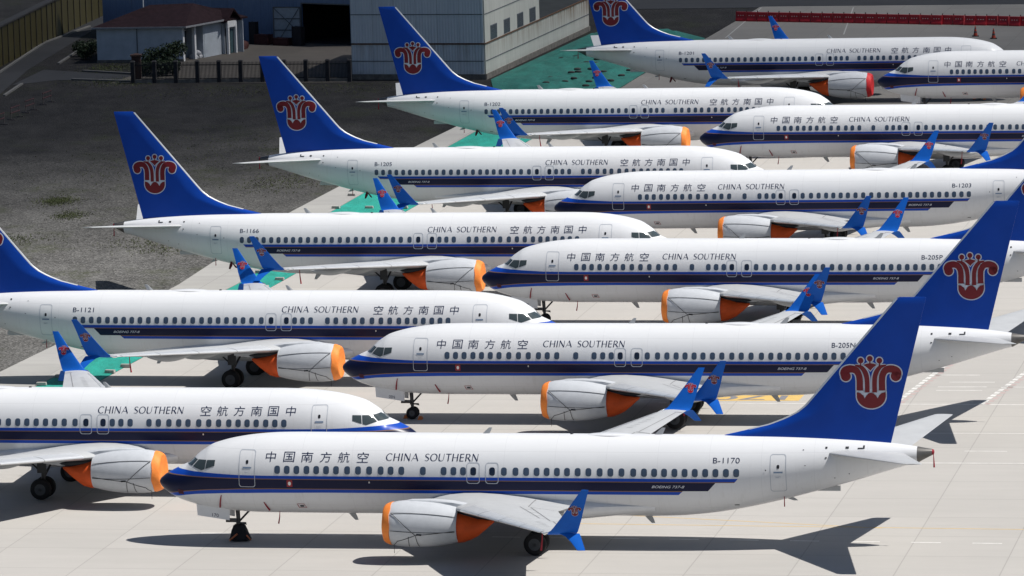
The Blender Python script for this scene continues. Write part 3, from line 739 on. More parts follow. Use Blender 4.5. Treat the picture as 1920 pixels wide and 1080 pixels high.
# ------------------------------------------------------------------ the parked aircraft
#        key  row  x       y       heading  roll   pitch  registration gear-door number
FLEET = [
 ('R1', -17.82, 255.79, -10.79, .22, -.18, 'B-1170', '170', "nearest white and blue airliner marked B-1170, nose left, whole side in the foreground"),
 ('R2',  -9.68, 291.02, -11.47, .87, .02, 'B-205N', '05N', "left-facing airliner marked B-205, second from the front, with its tail behind the nearest fin"),
 ('R3',  -1.84, 325.54, -11.89, .73, -.01, 'B-205P', '05P', "left-facing airliner marked B-205P, third from the front, behind the second big tail fin"),
 ('R4',   3.18, 360.61, -11.95, -.25, .34, 'B-1203', None, "left-facing airliner marked B-1203, fourth from the front"),
 ('R5',  14.91, 399.90, -11.90, .32, .05, None, None, "left-facing airliner with no number in view, between the ones marked B-1202 and B-1203"),
 ('R6',  31.52, 438.32, -10.28, .03, 0., None, None, "farthest left-facing airliner, only its front half in the picture at the right edge"),
 ('L1',  -5.15, 267.06, -11.20, .87, .03, None, None, "right-facing airliner at lower left, its tail cut off by the picture edge"),
 ('L2',   3.12, 301.36, -11.68, 1.46, .04, 'B-1121', None, "right-facing airliner marked B-1121, its blue fin cut by the left picture edge"),
 ('L3',  11.38, 335.94, -11.13, 1.29, -.01, 'B-1166', None, "right-facing airliner marked B-1166 with its tail over the gravel"),
 ('L4',  19.48, 371.89, -11.77, -.86, -.10, 'B-1205', None, "right-facing airliner marked B-1205, its fin in front of the iron fence"),
 ('L5',  27.48, 410.50, -12.23, .03, -.19, 'B-1202', None, "right-facing airliner marked B-1202, its fin in front of the grey metal shed"),
 ('L6',  44.58, 447.94, -12.00, .35, -.24, 'B-1201', None, "farthest right-facing airliner, marked B-1201, the one with a red engine cover"),
]
ADJ = {'L1': (.03, .998), 'L3': (-.03, .990), 'L4': (-.02, .992), 'L6': (.10, 1.018)}
red_cache = {}
_c = MB(); _c.box((4.42, -.2, .09), (.24, .5, .18), taper=.55); _c.box((3.50, .2, .09), (.24, .5, .18), taper=.55)
CHOCK = _c.mesh("wheel_chock", mat("orange_chock", (.55, .16, .04), .7))
def redden(me):
    if me.name not in red_cache:
        c = me.copy(); c.materials[0] = M_redtarp; red_cache[me.name] = c
    return red_cache[me.name]
for key, x, y, hd, ro, pt, reg, num, label in FLEET:
    side = -1 if key[0] == 'R' else 1
    dx, sx = ADJ.get(key, (0, 1)); ta = math.radians(hd + (180 if side > 0 else 0)); x += dx + math.cos(ta) * 17 * (1 - sx); y += math.sin(ta) * 17 * (1 - sx)
    root = thing('airliner', label, 'airliner', (x, y, -17 * math.radians(pt)), group='airliners parked in two facing rows')
    root.rotation_euler = (math.radians(-ro if side < 0 else ro), math.radians(-pt), math.radians(hd + (180 if side > 0 else 0)))
    root.scale = (sx, 1, 1)
    made = {}
    for k, nm, me, par, lab in PARTS['common'] + PARTS[side]:
        if key == 'L6' and nm == 'inlet_cover': me = redden(me); lab = "red engine inlet cover"
        o = bpy.data.objects.new(nm, me); COL.objects.link(o); o.parent = made[par] if par else root
        if lab: o['label'] = lab
        made[k] = o
    if key != 'R1':
        for k in ('bag', 'chock'): bpy.data.objects.remove(made.pop(k))
        link('wheel_chock', CHOCK, made['ng'])
    if reg:
        b = font_bm(reg, .25, 1.30, bold=-.004)
        link('registration_lettering', side_decal(b, side, 28.14 if side < 0 else 29.58, 4.34, "registration_lettering", M_navy), root)
    if num:
        b = font_bm(num, .17, .33)
        for v in b.verts: v.co = Vector((2.72 + v.co.x, -.52 - .056, 1.27 + v.co.y - .12 * v.co.x))
        link('door_number', bm_mesh(b, "door_number", M_navy, None, fix=False), made['ngd-1'])

# ------------------------------------------------------------------ ground
HEAD = math.radians(-11.3)
def ground_mat_concrete(name, base, dark, joint=True, rough=.9, slab=5.0):
    g = NG(name); o = g.obj()
    r = g.mapping(o, rot=(0, 0, -HEAD))
    sep = g.node("ShaderNodeSeparateXYZ"); g.l.new(r, sep.inputs[0])
    u, v = g.math('DIVIDE', sep.outputs[0], slab), g.math('DIVIDE', sep.outputs[1], slab)
    cmb = g.node("ShaderNodeCombineXYZ"); g.l.new(g.math('FLOOR', u), cmb.inputs[0]); g.l.new(g.math('FLOOR', v), cmb.inputs[1])
    wn_ = g.node("ShaderNodeTexWhiteNoise"); wn_.noise_dimensions = '3D'; g.l.new(cmb.outputs[0], wn_.inputs[0])
    big = g.ramp(g.noise(o, .05, 5), .3, .7); mid = g.ramp(g.noise(g.mapping(r, (.35, 1.6, 1)), .5, 6, .65), .35, .75); fine = g.ramp(g.noise(o, 14, 4), .3, .7)
    t = g.math('ADD', g.math('MULTIPLY', big, .38), g.math('ADD', g.math('MULTIPLY', mid, .30), g.math('ADD', g.math('MULTIPLY', wn_.outputs[0], .22), g.math('MULTIPLY', fine, .10))))
    c = g.mix(t, dark, base)
    if joint:
        def line(x, wd):
            f = g.math('FRACT', x); d = g.math('MINIMUM', f, g.math('SUBTRACT', 1.0, f))
            return g.math('LESS_THAN', d, wd / slab)
        j = g.math('MAXIMUM', line(u, .03), line(v, .035))
        c = g.mix(g.math('MULTIPLY', j, .30), c, (dark[0] * .35, dark[1] * .35, dark[2] * .35))
    # oil and tyre stains with a shape of their own
    stn = g.ramp(g.noise(g.mapping(r, (.12, .8, 1)), .6, 6, .7), .62, .78)
    c = g.mix(g.math('MULTIPLY', stn, .30), c, (dark[0] * .45, dark[1] * .44, dark[2] * .42))
    g.base(c); g.b.inputs["Roughness"].default_value = rough; g.b.inputs["Specular IOR Level"].default_value = .25
    g.bump(g.noise(o, 9, 5), .25, .02)
    return g.m
def gravel_mat(name):
    g = NG(name); o = g.obj()
    vo = g.node("ShaderNodeTexVoronoi"); g.l.new(o, vo.inputs["Vector"]); vo.inputs["Scale"].default_value = 7.0
    sep = g.node("ShaderNodeSeparateColor"); g.l.new(vo.outputs["Color"], sep.inputs[0])
    big = g.ramp(g.noise(o, .06, 6, .62), .32, .7); mid = g.ramp(g.noise(g.mapping(o, (1, .5, 1)), .35, 6, .7), .35, .72)
    peb = g.math('POWER', sep.outputs[0], 1.6)
    st_ = g.math('ADD', g.math('MULTIPLY', peb, .55), g.math('ADD', g.math('MULTIPLY', mid, .25), g.math('MULTIPLY', big, .20)))
    c = g.mix(st_, (.028, .027, .026), (.225, .22, .21))
    gr = g.math('MULTIPLY', g.ramp(g.noise(g.mapping(o, (.8, .5, 1)), .24, 5, .62), .54, .66), g.ramp(g.noise(o, 2.2, 4, .7), .35, .65))
    c = g.mix(g.math('MULTIPLY', gr, .75), c, (.048, .056, .022))
    # darker ground towards the yard, with the far shade put into its colour
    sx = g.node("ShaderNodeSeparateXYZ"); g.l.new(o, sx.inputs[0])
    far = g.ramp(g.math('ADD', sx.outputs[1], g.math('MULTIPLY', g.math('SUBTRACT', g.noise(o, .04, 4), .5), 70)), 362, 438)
    shaded_dirt = g.mix(g.math('ADD', g.math('MULTIPLY', mid, .6), g.math('MULTIPLY', peb, .4)), (.008, .008, .009), (.034, .033, .034))
    c = g.mix(far, c, g.mix(g.math('MULTIPLY', gr, .6), shaded_dirt, (.022, .028, .010)))
    g.base(c); g.b.inputs["Roughness"].default_value = .95; g.b.inputs["Specular IOR Level"].default_value = .15
    g.bump(vo.outputs["Distance"], .9, .06)
    return g.m
M_apron = ground_mat_concrete("apron_concrete", (.455, .435, .41), (.37, .355, .335))
M_strip = ground_mat_concrete("strip_concrete", (.42, .41, .39), (.27, .265, .255), slab=4.2)
M_apron_shaded = ground_mat_concrete("shaded_concrete", (.185, .18, .172), (.125, .122, .118))  # apron concrete again, with the far falloff of light put into its colour
M_faint = mat("worn_white_paint", (.27, .27, .265), .8, var=.15)
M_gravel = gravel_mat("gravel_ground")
M_asph = ground_mat_concrete("asphalt", (.032, .034, .039), (.017, .018, .021), joint=False)
M_yard = ground_mat_concrete("yard_concrete", (.115, .103, .092), (.058, .054, .051), joint=False)
M_line = mat("white_road_paint", (.62, .61, .585), .7, var=.2, scale=2)
M_yel = mat("yellow_paint", (.62, .42, .14), .7, var=.12, scale=2)
M_pink = mat("faded_red_paint", (.43, .335, .32), .8, var=.12, scale=2)

def struct(name, me): return link(name, me, kind='structure')
mb = MB(); mb.add([(-3000, -1500, -.06), (3000, -1500, -.06), (3000, 5000, -.06), (-3000, 5000, -.06)], [(0, 1, 2, 3)])
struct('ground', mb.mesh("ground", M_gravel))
# apron edge line: x = f(y)
def edge(y): return float(np.interp(y, (100, 309.3, 346, 385, 420, 470, 480, 512, 545), (-70, -24.3, -15.9, -7.3, 0.2, 10.9, 12.9, 19.9, 26.9)))
def gedge(y): return float(np.interp(y, (100, 311.7, 345, 384, 424.6, 437.7, 452), (-78, -31.2, -22.9, -16.5, -7.8, -4.7, -1.5)))
def sedge(y): return float(np.interp(y, (100, 305, 350, 384, 394, 452), (-74, -28.7, -17.8, -13.4, -11.4, .8)))
ys = list(np.linspace(100, 545, 60))
ap = [(edge(y), y) for y in ys] + [(27.2, 545.4), (60, 538.0), (200, 506), (260, 100)]
mb = MB(); mb.prism(ap, -.5, 0.0); struct('apron', mb.mesh("apron", M_apron))
yo = lambda x: 447 - .205 * (x - 6)   # line beyond which the slabs carry painted shade
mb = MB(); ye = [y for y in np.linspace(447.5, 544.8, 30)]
mb.prism([(edge(y) + .02, y) for y in ye] + [(27.2, 545.2), (60, 537.8), (199, 505.6), (215, yo(215)), (edge(447) + .5, yo(edge(447) + .5))], -.2, .004); struct('shaded_apron', mb.mesh("shaded_apron", M_apron_shaded))
ys2 = [y for y in np.linspace(100, 452, 48)]
mb = MB(); mb.prism([(gedge(y), y) for y in ys2] + [(sedge(y), y) for y in reversed(ys2)], -.5, .03); struct('concrete_strip', mb.mesh("concrete_strip", M_strip))
mb = MB(); mb.prism([(10, 548), (23.2, 545.6), (60, 538.6), (260, 492), (300, 600), (120, 640), (15, 600)], -.4, -.03); struct('asphalt_road', mb.mesh("asphalt_road", M_asph))
mb = MB(); mb.prism([(-47.6, 440), (-47.0, 470), (-46.2, 500), (-44.6, 520), (-42.6, 545), (-40, 575), (-30, 640), (-36, 640), (-45.5, 577), (-46.0, 545), (-47.2, 530), (-48.6, 495), (-52, 470), (-60, 440)], -.4, -.035); struct('road', mb.mesh("road", M_asph))
mb = MB(); mb.prism([(-46.4, 486), (-42.5, 489.5), (-35.2, 487.0), (-14.6, 481.2), (-14.6, 484), (-34.8, 491.5), (-40.8, 496.5), (-44.6, 500)], -.4, -.03); struct('path', mb.mesh("path", M_asph))
def strip_line(mb, A, B, wd, z):
    A, B = np.array(A), np.array(B); d = (B - A) / np.linalg.norm(B - A); n = np.array([-d[1], d[0]]) * wd / 2
    mb.add([(*(A + n), z), (*(A - n), z), (*(B - n), z), (*(B + n), z)], [(0, 1, 2, 3)])
mb = MB()
for P in ([(-49.0, 493.3), (-46.9, 527.8), (-43.6, 545)], [(-46.2, 476), (-45.5, 486.5)], [(-43.6, 505), (-42.2, 525)]):
    for a, b in zip(P[:-1], P[1:]):
        d = np.array(b) - np.array(a); L = np.linalg.norm(d); d /= L; mb.box(((a[0] + b[0]) / 2, (a[1] + b[1]) / 2, .02), (L, .25, .16), math.atan2(d[1], d[0]))
for P in ([(-40.6, 497.2), (-35.4, 493.0)], [(-41.0, 489.2), (-35.2, 485.9)]):
    a, b = P; d = np.array(b) - np.array(a); mb.box(((a[0] + b[0]) / 2, (a[1] + b[1]) / 2, .02), (np.linalg.norm(d), .3, .16), math.atan2(d[1], d[0]))
struct('kerb', mb.mesh("kerb", mat("kerb_stone", (.11, .11, .11), .9)))
mb = MB(); mb.prism([(-37, 485.2), (-14.8, 479.6), (-13, 516), (-28, 526), (-31, 512)], -.4, -.028); struct('yard', mb.mesh("yard", M_yard))

# painted markings (world positions taken on the ground)
hd = np.array([math.cos(HEAD), math.sin(HEAD)]); hn = np.array([-hd[1], hd[0]])
mb = MB()
def dashes(x0, x1, p0, p1, on, per, wd):
    p0, p1 = np.array(p0), np.array(p1); L = np.linalg.norm(p1 - p0); d = (p1 - p0) / L; t = 0
    while t < L:
        strip_line(mb, p0 + d * t, p0 + d * min(L, t + on), wd, .004); t += per
dashes(0, 0, (-16.0, 257.3), (40.0, 244.9), 1.45, 3.0, .16)
strip_line(mb, (19.5, 271.7), (45, 267.0), .16, .004)
strip_line(mb, (8.2, 293.2), (60, 282.5), .15, .004)
dashes(0, 0, (19.5, 275.5), (45, 270.3), 2.3, 4.6, .14)
strip_line(mb, (22, 280.6), (33, 278.6), .12, .004)
for p in ((24.2, 294.8), (25.2, 297.6), (24.6, 300.3), (31.5, 301.5), (31.8, 298), (31.2, 294.2), (31.6, 291.4)):
    strip_line(mb, p, (p[0] + 2.6, p[1] - .5), .16, .004)
strip_line(mb, (24.4, 296.0), (27.2, 295.5), .16, .004); strip_line(mb, (28.0, 295.3), (31.0, 294.7), .16, .004)

struct('painted_line', mb.mesh("painted_line", M_line))
mb = MB(); strip_line(mb, (27, 544), (21.8, 512), .13, .010); strip_line(mb, (36.5, 541.5), (33.5, 512), .13, .010)
struct('painted_line', mb.mesh("painted_line", M_faint))
mb = MB()
for k in range(24):
    for (a, b) in (((21.9, 290.8), (28.5, 312.5)), ((26.6, 289.4), (33.8, 311))):
        a, b = np.array(a), np.array(b); t0, t1 = k / 24, (k + .55) / 24
        strip_line(mb, a + (b - a) * t0, a + (b - a) * t1, .30, .004)
struct('painted_line', mb.mesh("painted_line", M_pink))
mb = MB()
for k in range(24):
    for (a, b) in (((21.9, 290.8), (28.5, 312.5)), ((26.6, 289.4), (33.8, 311))):
        a, b = np.array(a) - hd * .33, np.array(b) - hd * .33; t0, t1 = k / 24, (k + .7) / 24
        strip_line(mb, a + (b - a) * t0, a + (b - a) * t1, .30, .004)
struct('painted_line', mb.mesh("painted_line", M_line))
mb = MB()
A = np.array((16.6, 294.55)); U = np.array((-.985, .172)); V = np.array((-.21, -.978))
for a in (A,):
    vs = [(*(a + U * x + V * y_), .004) for x, y_ in ((0, 0), (6.2, 0), (6.2, 2.05), (0, 2.05))]; mb.add(vs, [(3, 2, 1, 0)])
strip_line(mb, (-5, 258.7), (40, 248.6), .09, .004); strip_line(mb, (-2, 262.0), (18, 253.4), .09, .004)
struct('yellow_marking', mb.mesh("yellow_marking", M_yel))
b = font_bm("170", 1.5, 4.4, bold=.012)
for v in b.verts:
    q = A + U * (.85 + v.co.x) + V * (.27 + v.co.y); v.co = Vector((q[0], q[1], .009))
struct('stand_number', bm_mesh(b, "stand_number", mat("grey_stand_number", (.20, .20, .22), .7, var=.15), None))

# ------------------------------------------------------------------ green netting and its weights
def net_mat(lo, hi):
    g = NG("green_debris_net"); o = g.obj()
    f = g.ramp(g.noise(g.mapping(o, (1.2, .5, 1)), .7, 6, .7), .3, .7); f2 = g.ramp(g.noise(o, 9, 3), .3, .7)
    c = g.mix(g.math('ADD', g.math('MULTIPLY', f, .7), g.math('MULTIPLY', f2, .3)), lo, hi)
    g.base(c); g.b.inputs["Roughness"].default_value = .8; g.bump(g.noise(g.mapping(o, (1.5, .6, 1)), 1.2, 6, .7), .9, .12)
    MATS["net"] = g.m; return g.m
M_net = net_mat((.004, .165, .128), (.012, .36, .285)); M_net_shaded = net_mat((.002, .062, .053), (.007, .155, .128))  # second one is for the wide net, shade put into its green
def net_thing(name, label, lo, hi, y0, y1, n, m, zb, bump):
    mb = MB(); vs = []
    for y in np.linspace(y0, y1, n):
        a, b_ = lo(y), hi(y)
        for t in np.linspace(0, 1, m):
            x = a + (b_ - a) * t; e = min(t, 1 - t, (y - y0) / 6, (y1 - y) / 6)
            vs.append((x, y, zb + bump * min(1, max(0, e) * 5) * (.5 + mnoise.noise(Vector((x * .35, y * .16, 3))) + .7 * mnoise.noise(Vector((x * 1.4, y * .5, 9))))))
    mb.add(vs, [(i * m + j, i * m + j + 1, (i + 1) * m + j + 1, (i + 1) * m + j) for i in range(n - 1) for j in range(m - 1)])
    o = link(name, mb.mesh(name, M_net if zb < .015 else M_net_shaded, 180), label=label, category="netting"); return o
net_thing("ground_net", "long green net strip laid between two bands of pale concrete behind the right-facing airliners", lambda y: sedge(y) + .05, lambda y: edge(y) - .02, 296, 452, 260, 7, .01, .05)
gx0 = lambda y: float(np.interp(y, (452, 470, 478, 523, 534), (1.0, -1.2, -1.4, 9.2, 13)))
net_thing("ground_net", "wide rumpled green net beside the white shed wall, under the farthest airliner tail", lambda y: gx0(y), lambda y: edge(y) - .05 - max(0, y - 512) * .5, 452.2, 521, 120, 26, .02, .5)
M_block = mat("concrete_block", (.34, .33, .31), .9, var=.2)
M_bagw = mat("dark_sandbag", (.035, .04, .04), .9, var=.3)
blk = MB(); blk.box((0, 0, .08), (.62, .30, .16), taper=.93); blk_me = blk.mesh("ballast_block", M_block)
for i, (x, y) in enumerate(((-23.6, 312.0), (-24.4, 309.9), (-28.2, 305.9), (-27.3, 308.6), (-15.7, 348.2), (-16.6, 344.6), (-13.0, 386.0), (-10.5, 385.4), (-12.0, 393.4), (-7.9, 384.8), (-14.2, 379.6), (-17.2, 352.0))):
    o = link("ballast_block", blk_me, label="pale concrete block weighing down the edge of the green net strip", category="concrete block", group="blocks weighing down the net strip")
    o.location = (x, y, .05); o.rotation_euler = (0, 0, HEAD + random.uniform(-.15, .15))
bag = MB()
bag.rings([[(.34 * k * math.cos(a), .17 * k * math.sin(a), z) for a in np.linspace(0, 2 * math.pi, 14, endpoint=False)] for z, k in ((0, .9), (.07, 1.0), (.15, .92), (.2, .5))])
bag_me = bag.mesh("sandbag", M_bagw, 60)
for i in range(46):
    y = 462 + (i // 4) * 4.2 + random.uniform(-1.2, 1.2)
    x = edge(y) - .7 - ((i % 4) + random.uniform(.1, .9)) * min(1.9, (edge(y) - gx0(y) - 1) / 4)
    o = link("sandbag", bag_me, label="dark sandbag lying on the wide green net near the shed", category="sandbag", group="sandbags on the wide net")
    o.location = (x, y, .26); o.rotation_euler = (0, 0, HEAD + random.uniform(-.3, .3))

# ------------------------------------------------------------------ buildings
def sheet_mat(name, a, b_, pitch, rust=0.0, rough=.5, axis=(1, 0), rustz=(3.25, 0)):
    """ribbed sheet metal; ribs run up, u is along the wall"""
    g = NG(name); o = g.obj(); sep = g.node("ShaderNodeSeparateXYZ"); g.l.new(o, sep.inputs[0])
    u = sep.outputs[0]; z = sep.outputs[2]
    rib = g.math('SINE', g.math('MULTIPLY', u, 2 * math.pi / pitch))
    fl = g.math('FLOOR', g.math('DIVIDE', u, 2.1)); wn_ = g.node("ShaderNodeTexWhiteNoise"); wn_.noise_dimensions = '1D'; g.l.new(fl, wn_.inputs["W"])
    n1 = g.ramp(g.noise(g.mapping(o, (1.4, 1, .16)), 1.6, 6, .7), .3, .72)
    c = g.mix(g.math('ADD', g.math('MULTIPLY', n1, .7), g.math('MULTIPLY', wn_.outputs[0], .3)), a, b_)
    seam = g.math('LESS_THAN', g.math('FRACT', g.math('DIVIDE', u, 2.1)), .022)
    c = g.mix(g.math('MULTIPLY', seam, .5), c, (a[0] * .3, a[1] * .3, a[2] * .3))
    if rust:
        n2 = g.ramp(g.noise(g.mapping(o, (1.1, 1, .07)), 1.5, 6, .75), .44, .60)
        band = g.math('MULTIPLY', g.ramp(z, rustz[0] - 2.2, rustz[0]), g.math('LESS_THAN', z, rustz[0] + .02))
        ux = g.ramp(u, -6, 46)
        c = g.mix(g.math('MULTIPLY', g.math('MULTIPLY', n2, band), g.math('ADD', .30, g.math('MULTIPLY', ux, rust)), clamp=True), c, (.13, .070, .030))
        low = g.math('MULTIPLY', g.ramp(z, .9, .2), g.ramp(g.noise(g.mapping(o, (1.5, 1, .4)), 1.3, 5), .35, .7))
        c = g.mix(g.math('MULTIPLY', low, .5), c, (.10, .085, .065))
    g.base(c); g.b.inputs["Roughness"].default_value = rough; g.bump(rib, .35, .03); return g.m
M_shedf = sheet_mat("blue_grey_sheet", (.42, .455, .51), (.54, .575, .62), .28, rust=.6)
M_shedr = sheet_mat("white_sheet", (.36, .36, .34), (.48, .475, .45), .28, rust=1.0)
M_hang = sheet_mat("blue_sheet", (.085, .135, .24), (.12, .18, .30), .30)
M_rust = mat("rusty_rail", (.09, .045, .025), .85, var=.4, scale=4)
M_plinth = mat("dirty_plinth", (.13, .12, .11), .95, var=.35, scale=2)
M_seam = mat("dark_seam", (.10, .11, .12), .7, var=.2)
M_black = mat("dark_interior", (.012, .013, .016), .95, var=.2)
M_roofd = mat("dark_roof_felt", (.020, .023, .024), .95, var=.35, scale=.8)
M_bars = mat("window_bars", (.11, .12, .14), .6, var=.1)
M_wglass = mat("grimy_glass", (.05, .06, .075), .2, var=.2)

def wall_frame(A, B):
    A, B = np.array(A, float), np.array(B, float); d = B - A; return math.atan2(d[1], d[0]), float(np.linalg.norm(d))
def build_shed():
    A, B, C = (-14.3, 482.3), (-1.9, 478.7), (8.5, 524.2)
    root = thing("metal_shed", "pale sheet-metal shed with barred windows and rusty rail, beside the green net", "shed", (B[0], B[1], 0))
    # front wall, its own local x along the wall
    def wall(A, B, name, m, x0, x1, z0, z1, off=0.0, th=.12):
        a, L = wall_frame(A, B); mb = MB(); mb.box(((x0 + x1) / 2, -off + th / 2 - .06, (z0 + z1) / 2), (x1 - x0, th, z1 - z0)); o = link(name, mb.mesh(name, m), root)
        o.location = (A[0] - B0[0], A[1] - B0[1], 0); o.rotation_euler = (0, 0, a); return o
    B0 = B
    fa, FL = wall_frame(A, B); ra, RL = wall_frame(B, C)
    front = wall(A, B, "wall", M_shedf, 0, FL - .07, .45, 10.5)
    right = wall(B, C, "wall", M_shedr, 0.0, 23.55, 3.3, 10.5)
    low = wall(B, C, "wall", M_shedr, 0.0, RL, .45, 3.3 - .003); low['label'] = "low white sheet wall streaked with rust"
    wall(A, B, "wall_rail", M_rust, 0, FL + .05, 3.20, 3.34, off=.07); wall(B, C, "wall_rail", M_rust, -.05, RL, 3.22, 3.34, off=.07)
    for z in (1.66, 6.0, 8.4):
        wall(A, B, "wall_joint", M_seam, 0, FL - .1, z - .04, z + .04, off=.035); wall(B, C, "wall_joint", M_seam, .1, RL - .05 if z < 3 else 23.5, z - .04, z + .04, off=.035)
    wall(A, B, "plinth", M_plinth, -.05, FL + .1, -.3, .45, off=.08, th=.3); wall(B, C, "plinth", M_plinth, -.08, RL + .1, -.3, .45, off=.10, th=.3)
    for x0, x1 in ((2.3, 5.0), (7.95, 10.5), (13.7, 16.3), (19.1, 21.75)):
        w_ = wall(B, C, "window", M_bars, x0, x1, 3.42, 4.75, off=.03); g_ = wall(B, C, "pane", M_wglass, x0 + .12, x1 - .12, 3.5, 4.67, off=.05)
        a, L = wall_frame(B, C); mb = MB()
        for k in range(9):
            x = x0 + .12 + (x1 - x0 - .24) * k / 8; mb.box((x, -.10, 4.085), (.06, .04, 1.3))
        bo = link("window_bars", mb.mesh("window_bars", M_bars), root); bo.rotation_euler = (0, 0, a)
        for q in (g_, bo):
            q.parent = w_; q.matrix_parent_inverse = Matrix.Identity(4); q.location = (0, 0, 0); q.rotation_euler = (0, 0, 0)
    # back and end walls, roofs
    a, L = wall_frame(B, C); n = np.array([-math.sin(a), math.cos(a)])
    P = lambda x, dpt: tuple(np.array([math.cos(a), math.sin(a)]) * x + n * dpt)
    mb = MB(); mb.prism([P(23.5, .1), P(23.5, 12.6), P(23.3, 12.6), P(23.3, .1)], 3.3, 10.5); link("wall", mb.mesh("wall", M_shedf), root)
    mb = MB(); mb.prism([P(RL - .05, .1), P(RL - .05, 12.6), P(RL - .25, 12.6), P(RL - .25, .1)], 0, 3.28); link("wall", mb.mesh("wall", M_shedf), root)
    mb = MB(); mb.prism([P(23.6, .08), P(RL - .02, .08), P(RL - .02, 12.6), P(23.6, 12.6)], 3.05, 3.25); link("roof", mb.mesh("roof", M_roofd), root)
    mb = MB(); mb.prism([P(-.3, -.3), P(23.8, -.3), P(23.8, 13.2), P(-.3, 13.2)], 10.5, 10.7); link("roof", mb.mesh("roof", M_roofd), root)
build_shed()
def build_hangar():
    A, B = (-36.5, 531.2), (-13.2, 514.45); a, L = wall_frame(A, B)
    root = thing("blue_hangar", "tall blue sheet-metal hangar with a dark open gateway, behind the iron fence", "hangar", (A[0], A[1], 0), a)
    off = 4.302
    def wl(name, m, x0, x1, z0, z1, y0=0.0, y1=.15):
        mb = MB(); mb.box(((x0 + x1) / 2, (y0 + y1) / 2, (z0 + z1) / 2), (x1 - x0, y1 - y0, z1 - z0)); return link(name, mb.mesh(name, m), root)
    g0, g1, gz = 15.7 + off, 21.75 + off, 3.95
    wl("wall", M_hang, -6, g0, -.3, 9.5); wl("wall", M_hang, g1, L, -.3, 9.5); wl("wall", M_hang, g0 + .002, g1 - .002, gz, 9.5)
    wl("roof", M_roofd, -6, L, 9.5, 9.8, -.4, 18)
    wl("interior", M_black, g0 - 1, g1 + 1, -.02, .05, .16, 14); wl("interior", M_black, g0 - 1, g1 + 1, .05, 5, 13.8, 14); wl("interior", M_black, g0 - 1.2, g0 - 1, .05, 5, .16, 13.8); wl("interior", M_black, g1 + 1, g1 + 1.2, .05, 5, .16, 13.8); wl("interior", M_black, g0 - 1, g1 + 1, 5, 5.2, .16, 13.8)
    wl("gateway_trim", M_seam, g0 - .12, g0, 0, gz + .1, -.05, -.002); wl("gateway_trim", M_seam, g0, g1, gz, gz + .12, -.05, -.002)
    # open leaf, swung outward, with rails and cross brace
    mb = MB(); mb.box((-1.45, 0, 1.85), (2.9, .05, 3.5)); leaf = link("gate_leaf", mb.mesh("gate_leaf", mat("pale_gate_sheet", (.30, .34, .38), .6, var=.12)), root)
    leaf.location = (g0 - .1, -.12, 0); leaf.rotation_euler = (0, 0, math.radians(18))
    mb = MB()
    for z in (.15, 1.3, 2.45, 3.6): mb.box((-1.45, -.05, z), (2.9, .05, .12))
    for x in (-2.87, -.03): mb.box((x, -.05, 1.87), (.12, .05, 3.55))
    mb.tube([(-2.85, -.09, 3.55), (-.1, -.09, 1.0)], .035, 6); mb.tube([(-.1, -.09, 3.55), (-2.4, -.09, .2)], .035, 6)
    link("gate_brace", mb.mesh("gate_brace", M_seam), leaf)
    return root
build_hangar()

